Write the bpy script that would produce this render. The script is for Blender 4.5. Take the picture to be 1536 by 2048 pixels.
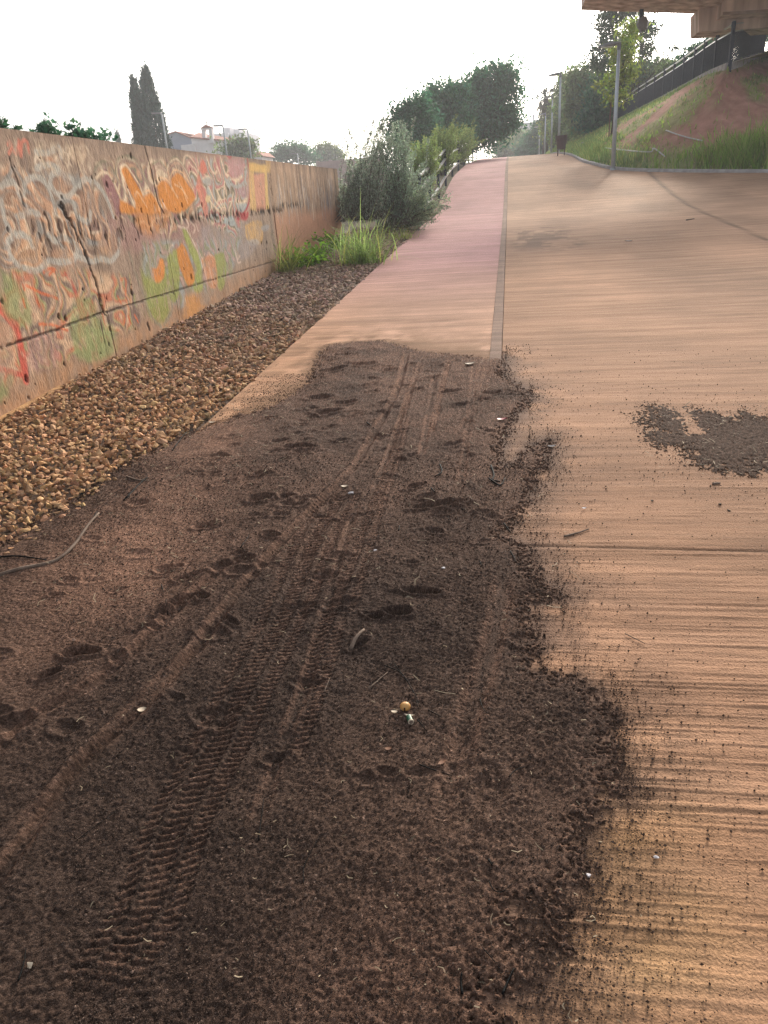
import bpy, math, random
import numpy as np
for o in list(bpy.data.objects): bpy.data.objects.remove(o)
SC = bpy.context.scene
COL = SC.collection
RNG = np.random.default_rng(7)
random.seed(7)

# ------------------------------------------------------------------ camera, sky, sun, exposure
F = 1480.0; EYE = 1.6
_dy = np.array([251/F, 644/F, 1.0]); _dy /= np.linalg.norm(_dy)
_up = np.array([-.07, 1.0, 0.0]); _up[2] = -(_up[0]*_dy[0]+_up[1]*_dy[1])/_dy[2]; _up /= np.linalg.norm(_up)
_dx = np.cross(_up, _dy)
if _dx[0] < 0: _dx = -_dx
RW = np.array([_dx, _dy, _up])                     # camera (right, up, forward) -> world
ORI = np.array([0.0, 0.0, EYE])
from mathutils import Matrix, Vector
cam = bpy.data.cameras.new("camera"); camo = bpy.data.objects.new("camera", cam); COL.objects.link(camo)
cam.sensor_fit = 'VERTICAL'; cam.sensor_height = 36.0; cam.lens = 36.0*F/2048
cam.clip_start = 0.05; cam.clip_end = 3000
_m = Matrix.Identity(4)
for i in range(3):
    _m[i][0] = RW[i, 0]; _m[i][1] = RW[i, 1]; _m[i][2] = -RW[i, 2]; _m[i][3] = ORI[i]
camo.matrix_world = _m
SC.camera = camo

SUN_EL, SUN_AZ = 22.0, 13.0                         # azimuth to the right of the path direction (+Y)
w = bpy.data.worlds.new("World"); SC.world = w; w.use_nodes = True
nt = w.node_tree; nt.nodes.clear()
sky = nt.nodes.new('ShaderNodeTexSky'); sky.sky_type = 'NISHITA'; sky.sun_disc = False
sky.sun_elevation = math.radians(SUN_EL); sky.sun_rotation = math.radians(SUN_AZ)
sky.air_density = 1.0; sky.dust_density = 4.0; sky.ozone_density = 1.0
hs = nt.nodes.new('ShaderNodeHueSaturation'); hs.inputs['Saturation'].default_value = 0.35
bg = nt.nodes.new('ShaderNodeBackground'); bg.inputs[1].default_value = 0.15
wo = nt.nodes.new('ShaderNodeOutputWorld')
nt.links.new(sky.outputs[0], hs.inputs['Color']); nt.links.new(hs.outputs[0], bg.inputs[0]); nt.links.new(bg.outputs[0], wo.inputs[0])

sl = bpy.data.lights.new("sun", 'SUN'); slo = bpy.data.objects.new("sun", sl); COL.objects.link(slo)
sl.energy = 2.6; sl.angle = math.radians(9.0); sl.color = (1.0, 0.89, 0.74)
_el, _az = math.radians(SUN_EL), math.radians(SUN_AZ)
_sd = Vector((math.sin(_az)*math.cos(_el), math.cos(_az)*math.cos(_el), math.sin(_el)))
slo.rotation_euler = _sd.to_track_quat('Z', 'Y').to_euler()
SC.view_settings.view_transform = 'Standard'; SC.view_settings.look = 'None'
SC.view_settings.gamma = 1.0; SC.view_settings.exposure = 0.95
SC.render.engine = 'CYCLES'
SC.cycles.use_denoising = True; SC.cycles.denoising_prefilter = 'NONE'; SC.cycles.denoising_input_passes = 'RGB_ALBEDO_NORMAL'; SC.cycles.use_adaptive_sampling = False
SC.cycles.max_bounces = 5; SC.cycles.transparent_max_bounces = 6
SC.cycles.volume_bounces = 0

# ------------------------------------------------------------------ helpers
def ray(px, py):
    d = RW @ np.array([(px-768)/F, -(py-1024)/F, 1.0]); return d/np.linalg.norm(d)
SL = 0.048                                          # the ramp rises 4.8 % along +Y
def gp(px, py):                                     # pixel of the photo -> point on the near ground plane
    d = ray(px, py); t = -EYE/(d[2]-SL*d[1]); return ORI + t*d
def aty(px, py, y):
    d = ray(px, py); return ORI + d*(y/d[1])
def atx(px, py, x):
    d = ray(px, py); return ORI + d*(x/d[0])
_PY = [-50, 0, 20, 22.3, 26.2, 30.7, 38, 46, 59, 66, 84, 102, 120, 200, 420]
_PZ = [-2.4, 0, .96, 1.16, 1.60, 2.20, 2.74, 3.17, 3.78, 3.98, 4.35, 4.55, 4.75, 6.0, 8.0]
def P(y):
    y = np.asarray(y, float)
    k = 0.0
    for d, wt in ((-1.6, .25), (0, .5), (1.6, .25)): k = k + wt*np.interp(y+d, _PY, _PZ)
    return np.where(y < 17, SL*y, k)

def vnoise(x, y, seed=0):
    x = np.asarray(x, float); y = np.asarray(y, float)
    xi = np.floor(x).astype(np.int64); yi = np.floor(y).astype(np.int64)
    xf = x-xi; yf = y-yi
    u = xf*xf*(3-2*xf); v = yf*yf*(3-2*yf)
    def h(a, b):
        n = (a*374761393 + b*668265263 + seed*982451653) & 0x7fffffff
        n = ((n ^ (n >> 13))*1274126177) & 0x7fffffff
        n = n ^ (n >> 16)
        return (n & 0xffff)/65535.0
    return (h(xi, yi)*(1-u)+h(xi+1, yi)*u)*(1-v) + (h(xi, yi+1)*(1-u)+h(xi+1, yi+1)*u)*v
def fbm(x, y, seed=0, oct=4, gain=.5):
    s = 0; a = 1; t = 0
    for i in range(oct):
        s = s + a*vnoise(x*2**i, y*2**i, seed+i*17); t += a; a *= gain
    return s/t                                       # 0..1
def sstep(a, b, x):
    t = np.clip((x-a)/(b-a), 0, 1); return t*t*(3-2*t)
def polydist(X, Y, pts, closed=False):
    """distance to a polyline, arclength of the nearest point, signed side"""
    pts = np.asarray(pts, float)[:, :2]
    if closed: pts = np.vstack([pts, pts[:1]])
    best = np.full(X.shape, 1e9); S = np.zeros(X.shape); side = np.zeros(X.shape); s0 = 0
    for a, b in zip(pts[:-1], pts[1:]):
        e = b-a; L = np.hypot(*e)
        if L < 1e-9: continue
        t = np.clip(((X-a[0])*e[0]+(Y-a[1])*e[1])/(L*L), 0, 1)
        dx = X-a[0]-t*e[0]; dy = Y-a[1]-t*e[1]
        d = np.hypot(dx, dy); m = d < best
        best = np.where(m, d, best); S = np.where(m, s0+t*L, S)
        side = np.where(m, np.sign(e[0]*dy-e[1]*dx), side); s0 += L
    return best, S, side
def inpoly(X, Y, pts):
    pts = np.asarray(pts, float)[:, :2]; r = np.zeros(X.shape, bool)
    for (x1, y1), (x2, y2) in zip(pts, np.roll(pts, -1, 0)):
        if y1 == y2: continue
        c = ((y1 > Y) != (y2 > Y)) & (X < (x2-x1)*(Y-y1)/(y2-y1)+x1)
        r ^= c
    return r
def smooth_line(pts, n=8):
    pts = np.asarray(pts, float); q = np.vstack([2*pts[0]-pts[1], pts, 2*pts[-1]-pts[-2]]); out = []
    for i in range(1, len(q)-2):
        for k in range(n):
            t = k/n; a, b, c, d = q[i-1:i+3]
            out.append(.5*((2*b)+(-a+c)*t+(2*a-5*b+4*c-d)*t*t+(-a+3*b-3*c+d)*t**3))
    out.append(q[-2]); return np.array(out)

def rgb(r, g, b, k=1.0):                            # sRGB 0..255 -> linear
    f = lambda v: (v/12.92 if v <= .04045 else ((v+.055)/1.055)**2.4)
    return tuple(f(v/255.0)*k for v in (r, g, b))

def meshobj(name, V, Fc, mat, parent=None, loc=(0, 0, 0), smooth=False, col=None, attrs=None):
    """V (n,3) in world space, faces as (m,3)/(m,4) array or a list of such arrays"""
    V = np.asarray(V, float)
    if not isinstance(Fc, list): Fc = [Fc]
    Fc = [np.asarray(f, np.int32) for f in Fc if len(f)]
    base = np.array(parent.location) if parent is not None else np.array(loc, float)
    if parent is not None and parent.parent is not None: base = base + np.array(parent.parent.location)
    if parent is None: V = V - base
    else: V = V - world_loc(parent)
    me = bpy.data.meshes.new(name)
    nl = sum(f.size for f in Fc); nf = sum(len(f) for f in Fc)
    me.vertices.add(len(V)); me.vertices.foreach_set('co', V.astype(np.float32).ravel())
    me.loops.add(nl); me.polygons.add(nf)
    me.loops.foreach_set('vertex_index', np.concatenate([f.ravel() for f in Fc]))
    tot = np.concatenate([np.full(len(f), f.shape[1], np.int32) for f in Fc])
    st = np.concatenate([[0], np.cumsum(tot)[:-1]]).astype(np.int32)
    me.polygons.foreach_set('loop_start', st); me.polygons.foreach_set('loop_total', tot)
    me.polygons.foreach_set('use_smooth', np.full(nf, bool(smooth)))
    me.update(calc_edges=True)
    if col is not None:
        a = me.attributes.new('Col', 'FLOAT_COLOR', 'POINT')
        c = np.ones((len(V), 4), np.float32); c[:, :3] = col; a.data.foreach_set('color', c.ravel())
    for k, v in (attrs or {}).items():
        a = me.attributes.new(k, 'FLOAT', 'POINT'); a.data.foreach_set('value', np.asarray(v, np.float32))
    me.materials.append(mat)
    o = bpy.data.objects.new(name, me); COL.objects.link(o)
    if parent is not None: o.parent = parent
    else: o.location = loc
    return o
def world_loc(o):
    p = np.zeros(3)
    while o is not None: p = p+np.array(o.location); o = o.parent
    return p
def tag(o, label=None, cat=None, group=None, kind=None):
    for k, v in (('label', label), ('category', cat), ('group', group), ('kind', kind)):
        if v: o[k] = v
    return o
def thing(name, loc, label, cat, group=None):
    o = bpy.data.objects.new(name, None); COL.objects.link(o); o.location = [float(v) for v in loc]
    o.empty_display_size = .2
    return tag(o, label, cat, group)
def copy_tree(o, parent=None):
    c = o.copy(); COL.objects.link(c)
    if parent is not None: c.parent = parent
    for ch in [x for x in bpy.data.objects if x.parent == o]: copy_tree(ch, c)
    return c
def grid_faces(nr, nc, keep=None):
    i = np.arange(nr*nc).reshape(nr, nc)
    f = np.stack([i[:-1, :-1], i[:-1, 1:], i[1:, 1:], i[1:, :-1]], -1).reshape(-1, 4)
    return f if keep is None else f[keep.ravel()]

class MB:                                            # collects boxes, tubes, lathes -> one mesh
    def __init__(s): s.V = []; s.Q = []; s.T = []; s.n = 0
    def add(s, V, Q=(), T=()):
        V = np.asarray(V, float)
        for q in Q: s.Q.append([k+s.n for k in q])
        for t in T: s.T.append([k+s.n for k in t])
        s.V.append(V); s.n += len(V)
    def hexa(s, c8): s.add(c8, [(0, 3, 2, 1), (4, 5, 6, 7), (0, 1, 5, 4), (1, 2, 6, 5), (2, 3, 7, 6), (3, 0, 4, 7)])
    def box(s, x0, x1, y0, y1, z0, z1):
        s.hexa([(x0, y0, z0), (x1, y0, z0), (x1, y1, z0), (x0, y1, z0), (x0, y0, z1), (x1, y0, z1), (x1, y1, z1), (x0, y1, z1)])
    def beam(s, a, b, wd, ht, up=(0, 0, 1)):          # rectangular bar from a to b
        a = np.array(a, float); b = np.array(b, float); d = (b-a)/np.linalg.norm(b-a)
        sx = np.cross(d, up); sx /= np.linalg.norm(sx); uz = np.cross(sx, d)
        c = []
        for p in (a, b):
            for u, v in ((-1, -1), (1, -1), (1, 1), (-1, 1)): c.append(p+sx*u*wd/2+uz*v*ht/2)
        s.hexa(c)
    def prism(s, pts, h0, h1, axis=2):               # polygon (convex or simple) extruded along an axis
        n = len(pts); V = []
        for h in (h0, h1):
            for p in pts:
                q = list(p); q.insert(axis, h); V.append(q)
        Q = [(i, (i+1) % n, n+(i+1) % n, n+i) for i in range(n)]
        T = [(0, i+1, i) for i in range(1, n-1)]+[(n, n+i, n+i+1) for i in range(1, n-1)]
        s.add(V, Q, T)
    def tube(s, pts, r, k=8, cap=True):
        pts = np.asarray(pts, float); n = len(pts)
        r = np.full(n, r, float) if np.isscalar(r) else np.asarray(r, float)
        V = []
        for i in range(n):
            d = pts[min(i+1, n-1)]-pts[max(i-1, 0)]; d = d/(np.linalg.norm(d)+1e-12)
            a = np.array([0, 0, 1.]) if abs(d[2]) < .9 else np.array([1., 0, 0])
            u = np.cross(d, a); u /= np.linalg.norm(u); v = np.cross(d, u)
            for j in range(k):
                t = 2*math.pi*j/k; V.append(pts[i]+r[i]*(u*math.cos(t)+v*math.sin(t)))
        Q = [(i*k+j, i*k+(j+1) % k, (i+1)*k+(j+1) % k, (i+1)*k+j) for i in range(n-1) for j in range(k)]
        T = []
        if cap: T = [(0, j+1, j) for j in range(1, k-1)]+[((n-1)*k, (n-1)*k+j, (n-1)*k+j+1) for j in range(1, k-1)]
        s.add(V, Q, T)
    def build(s, name, mat, parent=None, loc=(0, 0, 0), smooth=False):
        return meshobj(name, np.vstack(s.V), [np.array(s.Q, np.int32).reshape(-1, 4), np.array(s.T, np.int32).reshape(-1, 3)], mat, parent, loc, smooth)

# ------------------------------------------------------------------ materials
def mat(name, c1, c2=None, scale=5.0, detail=6, rough=.9, bump=None, attr=None, stretch=(1, 1, 1), spec=.2, transl=0.0,
        lo=.35, hi=.65, fine=None, metal=0.0, attr_amt=1.0, grain=None, bump_iso=False):
    m = bpy.data.materials.new(name); m.use_nodes = True; t = m.node_tree; N = t.nodes; L = t.links
    b = N['Principled BSDF']; b.inputs['Roughness'].default_value = rough; b.inputs['Specular IOR Level'].default_value = spec
    b.inputs['Metallic'].default_value = metal
    tc = N.new('ShaderNodeTexCoord'); mp = N.new('ShaderNodeMapping'); mp.inputs['Scale'].default_value = stretch
    L.new(tc.outputs['Object'], mp.inputs[0])
    c2 = c2 or tuple(v*.75 for v in c1)
    nz = N.new('ShaderNodeTexNoise'); nz.inputs['Scale'].default_value = scale; nz.inputs['Detail'].default_value = detail
    L.new(mp.outputs[0], nz.inputs['Vector'])
    mr = N.new('ShaderNodeMapRange'); mr.inputs[1].default_value = lo; mr.inputs[2].default_value = hi
    L.new(nz.outputs['Fac'], mr.inputs[0])
    mx = N.new('ShaderNodeMix'); mx.data_type = 'RGBA'
    mx.inputs['A'].default_value = (*c1, 1); mx.inputs['B'].default_value = (*c2, 1); L.new(mr.outputs[0], mx.inputs['Factor'])
    col = mx.outputs['Result']
    if fine:
        n2 = N.new('ShaderNodeTexNoise'); n2.inputs['Scale'].default_value = fine[0]; n2.inputs['Detail'].default_value = 3
        L.new(mp.outputs[0], n2.inputs['Vector'])
        m2 = N.new('ShaderNodeMapRange'); m2.inputs[1].default_value = .3; m2.inputs[2].default_value = .7
        m2.inputs[3].default_value = 1-fine[1]; m2.inputs[4].default_value = 1+fine[1]; L.new(n2.outputs['Fac'], m2.inputs[0])
        mm = N.new('ShaderNodeMix'); mm.data_type = 'RGBA'; mm.blend_type = 'MULTIPLY'; mm.inputs['Factor'].default_value = 1
        L.new(col, mm.inputs['A']); L.new(m2.outputs[0], mm.inputs['B']); col = mm.outputs['Result']
    if grain:
        n3 = N.new('ShaderNodeTexNoise'); n3.inputs['Scale'].default_value = grain[0]; n3.inputs['Detail'].default_value = 4
        L.new(tc.outputs['Object'], n3.inputs['Vector'])
        m3 = N.new('ShaderNodeMapRange'); m3.inputs[1].default_value = .3; m3.inputs[2].default_value = .7
        m3.inputs[3].default_value = 1-grain[1]; m3.inputs[4].default_value = 1+grain[1]; L.new(n3.outputs['Fac'], m3.inputs[0])
        mm = N.new('ShaderNodeMix'); mm.data_type = 'RGBA'; mm.blend_type = 'MULTIPLY'; mm.inputs['Factor'].default_value = 1
        L.new(col, mm.inputs['A']); L.new(m3.outputs[0], mm.inputs['B']); col = mm.outputs['Result']
    if attr:
        at = N.new('ShaderNodeAttribute'); at.attribute_name = attr
        mm = N.new('ShaderNodeMix'); mm.data_type = 'RGBA'; mm.blend_type = 'MULTIPLY'; mm.inputs['Factor'].default_value = attr_amt
        L.new(col, mm.inputs['A']); L.new(at.outputs['Color'], mm.inputs['B']); col = mm.outputs['Result']
    L.new(col, b.inputs['Base Color'])
    if bump:
        bn = N.new('ShaderNodeTexNoise'); bn.inputs['Scale'].default_value = bump[0]; bn.inputs['Detail'].default_value = 5
        L.new((tc if bump_iso else mp).outputs['Object' if bump_iso else 0], bn.inputs['Vector'])
        bp = N.new('ShaderNodeBump'); bp.inputs['Distance'].default_value = bump[1]; bp.inputs['Strength'].default_value = 1
        L.new(bn.outputs['Fac'], bp.inputs['Height']); L.new(bp.outputs[0], b.inputs['Normal'])
    if transl:
        tr = N.new('ShaderNodeBsdfTranslucent'); L.new(col, tr.inputs[0])
        ms = N.new('ShaderNodeMixShader'); ms.inputs[0].default_value = transl
        L.new(b.outputs[0], ms.inputs[1]); L.new(tr.outputs[0], ms.inputs[2]); L.new(ms.outputs[0], N['Material Output'].inputs[0])
    return m
def leafmat(name, c, transl=.48): return mat(name, c, tuple(v*.7 for v in c), 1.2, 3, .6, attr='Col', transl=transl, spec=.08)

M = {}
M['soil'] = mat('dark_crumbly_soil', (1, 1, 1), (.72, .70, .68), 60, 6, .95, bump=(420, .004), attr='Col', spec=.1, fine=(260, .45))
M['pave'] = mat('brushed_tan_concrete', (1.06, 1.05, 1.05), (.80, .77, .75), 8, 7, .88, bump=(150, .0042), attr='Col', stretch=(.07, 1, 1), spec=.15, fine=(48, .17), grain=(150, .20), lo=.38, hi=.62, bump_iso=True)
M['wall'] = mat('painted_rough_concrete', (1, 1, 1), (.84, .82, .80), 14, 8, .9, bump=(60, .005), attr='Col', stretch=(1, 1, .4), spec=.15, fine=(60, .16))
M['gravel'] = mat('gravel_stone', (1, 1, 1), (.7, .68, .66), 25, 5, .9, bump=(90, .006), attr='Col', spec=.15)
M['conc'] = mat('grey_concrete', (.36, .31, .27), (.25, .21, .18), 3, 7, .9, bump=(40, .01), spec=.15, fine=(30, .12))
M['kerb'] = mat('pale_kerb_concrete', (.38, .36, .35), (.27, .25, .24), 6, 6, .9, bump=(60, .006))
M['bridge'] = mat('stained_bridge_concrete', (.72, .56, .46), (.34, .23, .17), 2.6, 8, .9, bump=(14, .02), stretch=(1, 1, .13), spec=.15)
M['hill'] = mat('red_hill_earth', (1, 1, 1), (.75, .72, .7), 3, 8, .95, bump=(6, .12), attr='Col', spec=.05)
M['ground'] = mat('dry_ground', (.16, .12, .08), (.09, .085, .045), .4, 7, .95, bump=(4, .05), spec=.05)
M['galv'] = mat('galvanised_steel', (.42, .45, .48), (.34, .37, .40), 8, 4, .45, metal=.4, spec=.5)
M['lampdark'] = mat('grey_lamp_housing', (.22, .22, .23), (.16, .16, .17), 8, 3, .5, spec=.4)
M['lens'] = mat('frosted_lens', (.6, .6, .58), None, 5, 2, .3, spec=.5)
M['fence'] = mat('dark_blue_steel', (.010, .017, .034), (.018, .026, .044), 6, 4, .75, spec=.08)
M['rail'] = mat('sunlit_tone_rail', (.55, .55, .55), (.40, .40, .40), 8, 4, .35, metal=.5, spec=.5)  # pale colour stands for sunlight on the dark metal rails
M['maroon'] = mat('dark_maroon_paint', (.055, .020, .022), (.075, .03, .03), 9, 4, .55, spec=.4)
M['white'] = mat('white_render', (.72, .68, .68), (.62, .58, .58), 1.5, 6, .9)
M['greyblue'] = mat('grey_blue_render', (.30, .32, .40), (.26, .28, .35), 1.5, 5, .9)
M['tile'] = mat('red_roof_tile', (.34, .13, .09), (.24, .10, .07), 3, 6, .85)
M['apt'] = mat('pale_apartment_render', (.50, .49, .54), (.44, .43, .48), 1, 5, .9)
M['window'] = mat('dark_window', (.03, .035, .045), (.05, .055, .065), 3, 2, .2, spec=.5)
M['pinkwall'] = mat('faded_pink_wall', (.55, .40, .37), (.44, .32, .30), 1.5, 5, .9)
M['bark'] = mat('brown_bark', (.09, .07, .055), (.05, .04, .03), 8, 6, .95, bump=(20, .03), stretch=(1, 1, .3))
M['straw'] = mat('dry_straw', (.45, .36, .24), (.30, .22, .14), 20, 4, .8, attr='Col')
M['hose'] = mat('pale_grey_hose', (.50, .48, .46), None, 20, 3, .6)
M['wood'] = mat('grey_weathered_wood', (.20, .145, .11), (.12, .085, .065), 30, 6, .9, bump=(120, .003), stretch=(1, .3, 1))
M['cork'] = mat('tan_nut_shell', (.55, .30, .10), (.48, .24, .07), 60, 4, .45, spec=.4)
M['slot'] = mat('dark_slot', (.03, .018, .012), None, 60, 2, .8)
M['green'] = mat('green_plastic', (.015, .10, .05), (.01, .07, .035), 60, 3, .4, spec=.5)
M['ivory'] = mat('ivory_leaf', (.60, .50, .38), (.45, .36, .26), 80, 4, .6)
M['redcap'] = mat('red_plastic', (.35, .03, .04), None, 40, 2, .4, spec=.5)
M['leaf_dark'] = leafmat('dark_green_foliage', (.062, .175, .095))
M['leaf_cypress'] = leafmat('cypress_foliage', (.045, .095, .072), .2)
M['leaf_olive'] = leafmat('olive_foliage', (.15, .215, .085))
M['leaf_grey'] = leafmat('grey_green_foliage', (.32, .37, .28), .55)
M['leaf_yellow'] = leafmat('yellow_green_foliage', (.25, .33, .08), .5)
M['leaf_pine'] = leafmat('pine_foliage', (.09, .145, .085), .38)
M['leaf_palm'] = leafmat('palm_foliage', (.07, .085, .045), .3)
M['grass'] = leafmat('green_grass_blades', (.30, .40, .14), .55)
M['weed'] = leafmat('bright_weed_leaves', (.17, .33, .03), .5)

# ------------------------------------------------------------------ setting: ground, lane, pavement, strip
def spaced(a, b, f):                                 # positions whose step is f(position)
    o = [a]
    while o[-1] < b: o.append(o[-1]+f(o[-1]))
    return np.array(o)
gx = np.unique(np.concatenate([np.linspace(-300, -40, 20), np.linspace(-40, 40, 61), np.linspace(40, 300, 20)]))
gy = np.unique(np.concatenate([np.linspace(-60, 120, 121), np.linspace(120, 420, 40)]))
GX, GY = np.meshgrid(gx, gy)
GZ = P(GY)-.16
lft = sstep(-3.6, -6.5, GX)
GZ = GZ*(1-lft)+lft*np.minimum(P(GY)-.3, .2+np.maximum(0, GY-25)*.06)
tag(meshobj('ground', np.stack([GX, GY, GZ], -1).reshape(-1, 3), grid_faces(len(gy), len(gx)), M['ground'], smooth=True), kind='structure')

def groove(x, y, seed):                              # brushed ridges running across the path
    yy = y+.010*np.sin(x*.9+seed)+.012*(vnoise(x*1.5, y*.7, seed)-.5)
    a = vnoise(x*2.6+7, yy*120, seed+3)-.5
    b = vnoise(x*3.1, yy*55, seed+5)-.5
    c = np.clip(vnoise(x*1.3, yy*96, seed+8)-.66, 0, 1)*2.9
    d = np.clip(vnoise(x*.8, yy*17, seed+12)-.80, 0, 1)*5
    return a*.0022+b*.0003+c*.0021+(fbm(x*60, y*60, seed+9, 2)-.5)*.0022
def rows_ok(l):                                      # ascending rows, none closer than 2 mm
    a = np.sort(np.concatenate(l)); o = [a[0]]
    for v in a[1:]:
        if v-o[-1] > .002: o.append(v)
    return np.array(o)
def pave_rows(y0, y1):
    return rows_ok([spaced(-8, y0, lambda y: .5)[:-1], spaced(y0, 8.0, lambda y: max(.0034, .0010*y*y)), spaced(8.02, 130, lambda y: min(.5, max(.05, .0009*y*y)))])
def tint(X, Y, near, far, seed, streak=.18):
    k = sstep(7, 20, Y)[..., None]
    c = np.array(near)*(1-k)+np.array(far)*k
    s = .55*fbm(X*.22, Y*9, seed, 5)+.45*fbm(X*.5, Y*3, seed+9, 4)-.5                # long dirt streaks across
    q = fbm(X*.9, Y*.5, seed+40, 4)-.5
    f = 1+streak*2*s+.75*q
    return c*f[..., None]
def G2(l): return [tuple(gp(*p)[:2]) for p in l]
soil_px = [(650, 690), (700, 684), (770, 680), (850, 702), (985, 716), (1000, 700), (1012, 705), (1009, 750), (1061, 784), (1057, 810), (1012, 859), (1007, 937),
           (1060, 890), (1098, 880), (1095, 930), (1072, 952), (1069, 982), (1035, 1039), (1012, 1069), (1061, 1099), (1072, 1151), (1117, 1174), (1121, 1200),
           (1058, 1213), (1072, 1249), (1078, 1300), (1080, 1340), (1150, 1350), (1208, 1400), (1238, 1440), (1222, 1480), (1240, 1500), (1245, 1575), (1215, 1620),
           (1165, 1680), (1170, 1735), (1157, 1765), (1115, 1798), (1124, 1898), (1085, 1905), (1080, 1850), (1062, 1820), (1048, 1826), (1045, 1914), (1068, 1950), (1040, 1985), (991, 1996), (1010, 2048)]
soil_poly = G2(soil_px)+[(.0, .55), (-1.9, .55), (-2.62, 1.2), (-2.55, 2.6), (-2.45, 3.2), (-2.35, 4.0), (-2.2, 4.4), (-2.06, 4.75), (-1.75, 5.1), (-1.62, 5.7), (-1.72, 6.4)]
def soil_dust(X, Y, C, reach, amt, seed, dc=(.11, .068, .050)):
    m = (Y < 9) & (Y > .3); d = np.full(X.shape, 9.0); a, b = X[m], Y[m]
    dd, _, _ = polydist(a, b, soil_poly, True); d[m] = np.where(inpoly(a, b, soil_poly), 0, dd)
    q = np.exp(-np.maximum(0, d)/reach)*sstep(.30, .62, fbm(X*6, Y*6, seed, 4)+.22*np.exp(-d/.05))*amt
    q = np.clip(q, 0, .9)[..., None]; return C*(1-q)+q*np.array(dc)
# tan pavement
py = pave_rows(.75, 0); px_ = np.concatenate([np.arange(-.06, 2.4, .03), np.linspace(2.45, 14, 130)])
X, Y = np.meshgrid(px_, py)
Z = P(Y)+groove(X, Y, 3)*np.clip(2.0-Y/7, .4, 1.7)
jd = np.full(X.shape, 1e9)
for jpts in ([(.02, 3.02), (2.5, 2.93), (14, 2.6)], [(5.2, 44), (gp(1536, 480)[0], gp(1536, 480)[1]), (7.0, 8.0)]):
    d, _, _ = polydist(X, Y, jpts); jd = np.minimum(jd, d/np.where(Y > 6, 1+Y*.5, 1+Y*.16))
Z -= .006*np.exp(-(jd/.0045)**2)
C = tint(X, Y, (.365, .208, .124), (.385, .236, .150), 11, .13)
C *= (1-.55*np.exp(-(jd/.005)**2))[..., None]
# dark worn stain up the ramp
sx, sy = gp(1090, 475)[:2]
st = np.exp(-(((X-.62+.05*(Y-sy))/.62)**4+((Y-sy)/1.9)**4))*sstep(.44, .60, .6*fbm(X*2.2, Y*1.6, 91, 4)+.4*fbm(X*5, Y*9, 93, 4))
st = np.clip(.8*st*(.35+1.2*fbm(X*3, Y*14, 97, 4)), 0, .6)[..., None]; C = C*(1-st)+st*np.array((.115, .070, .050))
# yellowish sunlight painted into the near right concrete
yl = np.exp(-(((X-.30)/.25)**2+((Y-1.25)/.45)**2)); yl = np.clip(yl*.55*fbm(X*7, Y*7, 65, 3), 0, 1)[..., None]
C = C*(1-yl)+yl*np.array((.56, .35, .14))
C = soil_dust(X, Y, C, .20, .9, 301)
tag(meshobj('pavement', np.stack([X, Y, Z], -1).reshape(-1, 3), grid_faces(*X.shape), M['pave'], smooth=True, col=np.clip(C, 0, .9).reshape(-1, 3)), kind='structure')
# pink cycle lane
py = rows_ok([spaced(-8, 3.0, lambda y: .5)[:-1], spaced(3.0, 9.0, lambda y: max(.008, .0011*y*y)), spaced(9.02, 130, lambda y: min(.5, max(.05, .0009*y*y)))])
px_ = np.linspace(-2.10, -.165, 56)
X, Y = np.meshgrid(px_, py); Z = P(Y)+.003+groove(X, Y, 23)
jd = np.full(X.shape, 1e9)
for yy in (gp(800, 645)[1], gp(850, 483)[1], 17.0, 22.0, 27, 33): jd = np.minimum(jd, np.abs(Y-yy-.03*np.sin(X*2))/(1+Y*.2))
Z -= .006*np.exp(-(jd/.006)**2)
k = sstep(7.0, 14.0, Y+.8*(fbm(X*2, Y*.8, 5)-.5))[..., None]
C = np.array((.50, .30, .20))*(1-k)+k*np.array((.43, .235, .222))
dust = np.exp(-((X+2.0)/.5)**2)*sstep(12, 5, Y)
C = C*(1-.35*dust[..., None])+.35*dust[..., None]*np.array((.55, .28, .11))
C *= (1+.30*(fbm(X*.4, Y*6, 31)-.5)+.4*(fbm(X*1.5, Y*.6, 37)-.5))[..., None]
C *= (1-.38*np.exp(-(jd/.006)**2))[..., None]
C = soil_dust(X, Y, C, .55, 1.0, 303, (.21, .115, .06))
tag(meshobj('cycle_lane', np.stack([X, Y, Z], -1).reshape(-1, 3), grid_faces(*X.shape), M['pave'], smooth=True, col=np.clip(C, 0, .9).reshape(-1, 3)), kind='structure')
# narrow concrete strip between lane and pavement
py = spaced(-8, 130, lambda y: .05 if 2 < y < 12 else .4); px_ = np.array([-.165, -.163, -.15, -.13, -.105, -.08, -.066, -.063])
X, Y = np.meshgrid(px_, py); X = X+(.006*(vnoise(Y*5, X*0, 3)-.5))
Z = P(Y)-.006+.015*sstep(5.9, 6.4, Y)+.003*(fbm(X*20, Y*9, 2)-.5); Z[:, 0] -= .05; Z[:, -1] -= .05
C = np.array((.25, .165, .122))*(1+.6*(fbm(X*8, Y*3, 77)-.5))[..., None]
tag(meshobj('divider_strip', np.stack([X, Y, Z], -1).reshape(-1, 3), grid_faces(*X.shape), M['pave'], col=C.reshape(-1, 3)), kind='structure')

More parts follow.
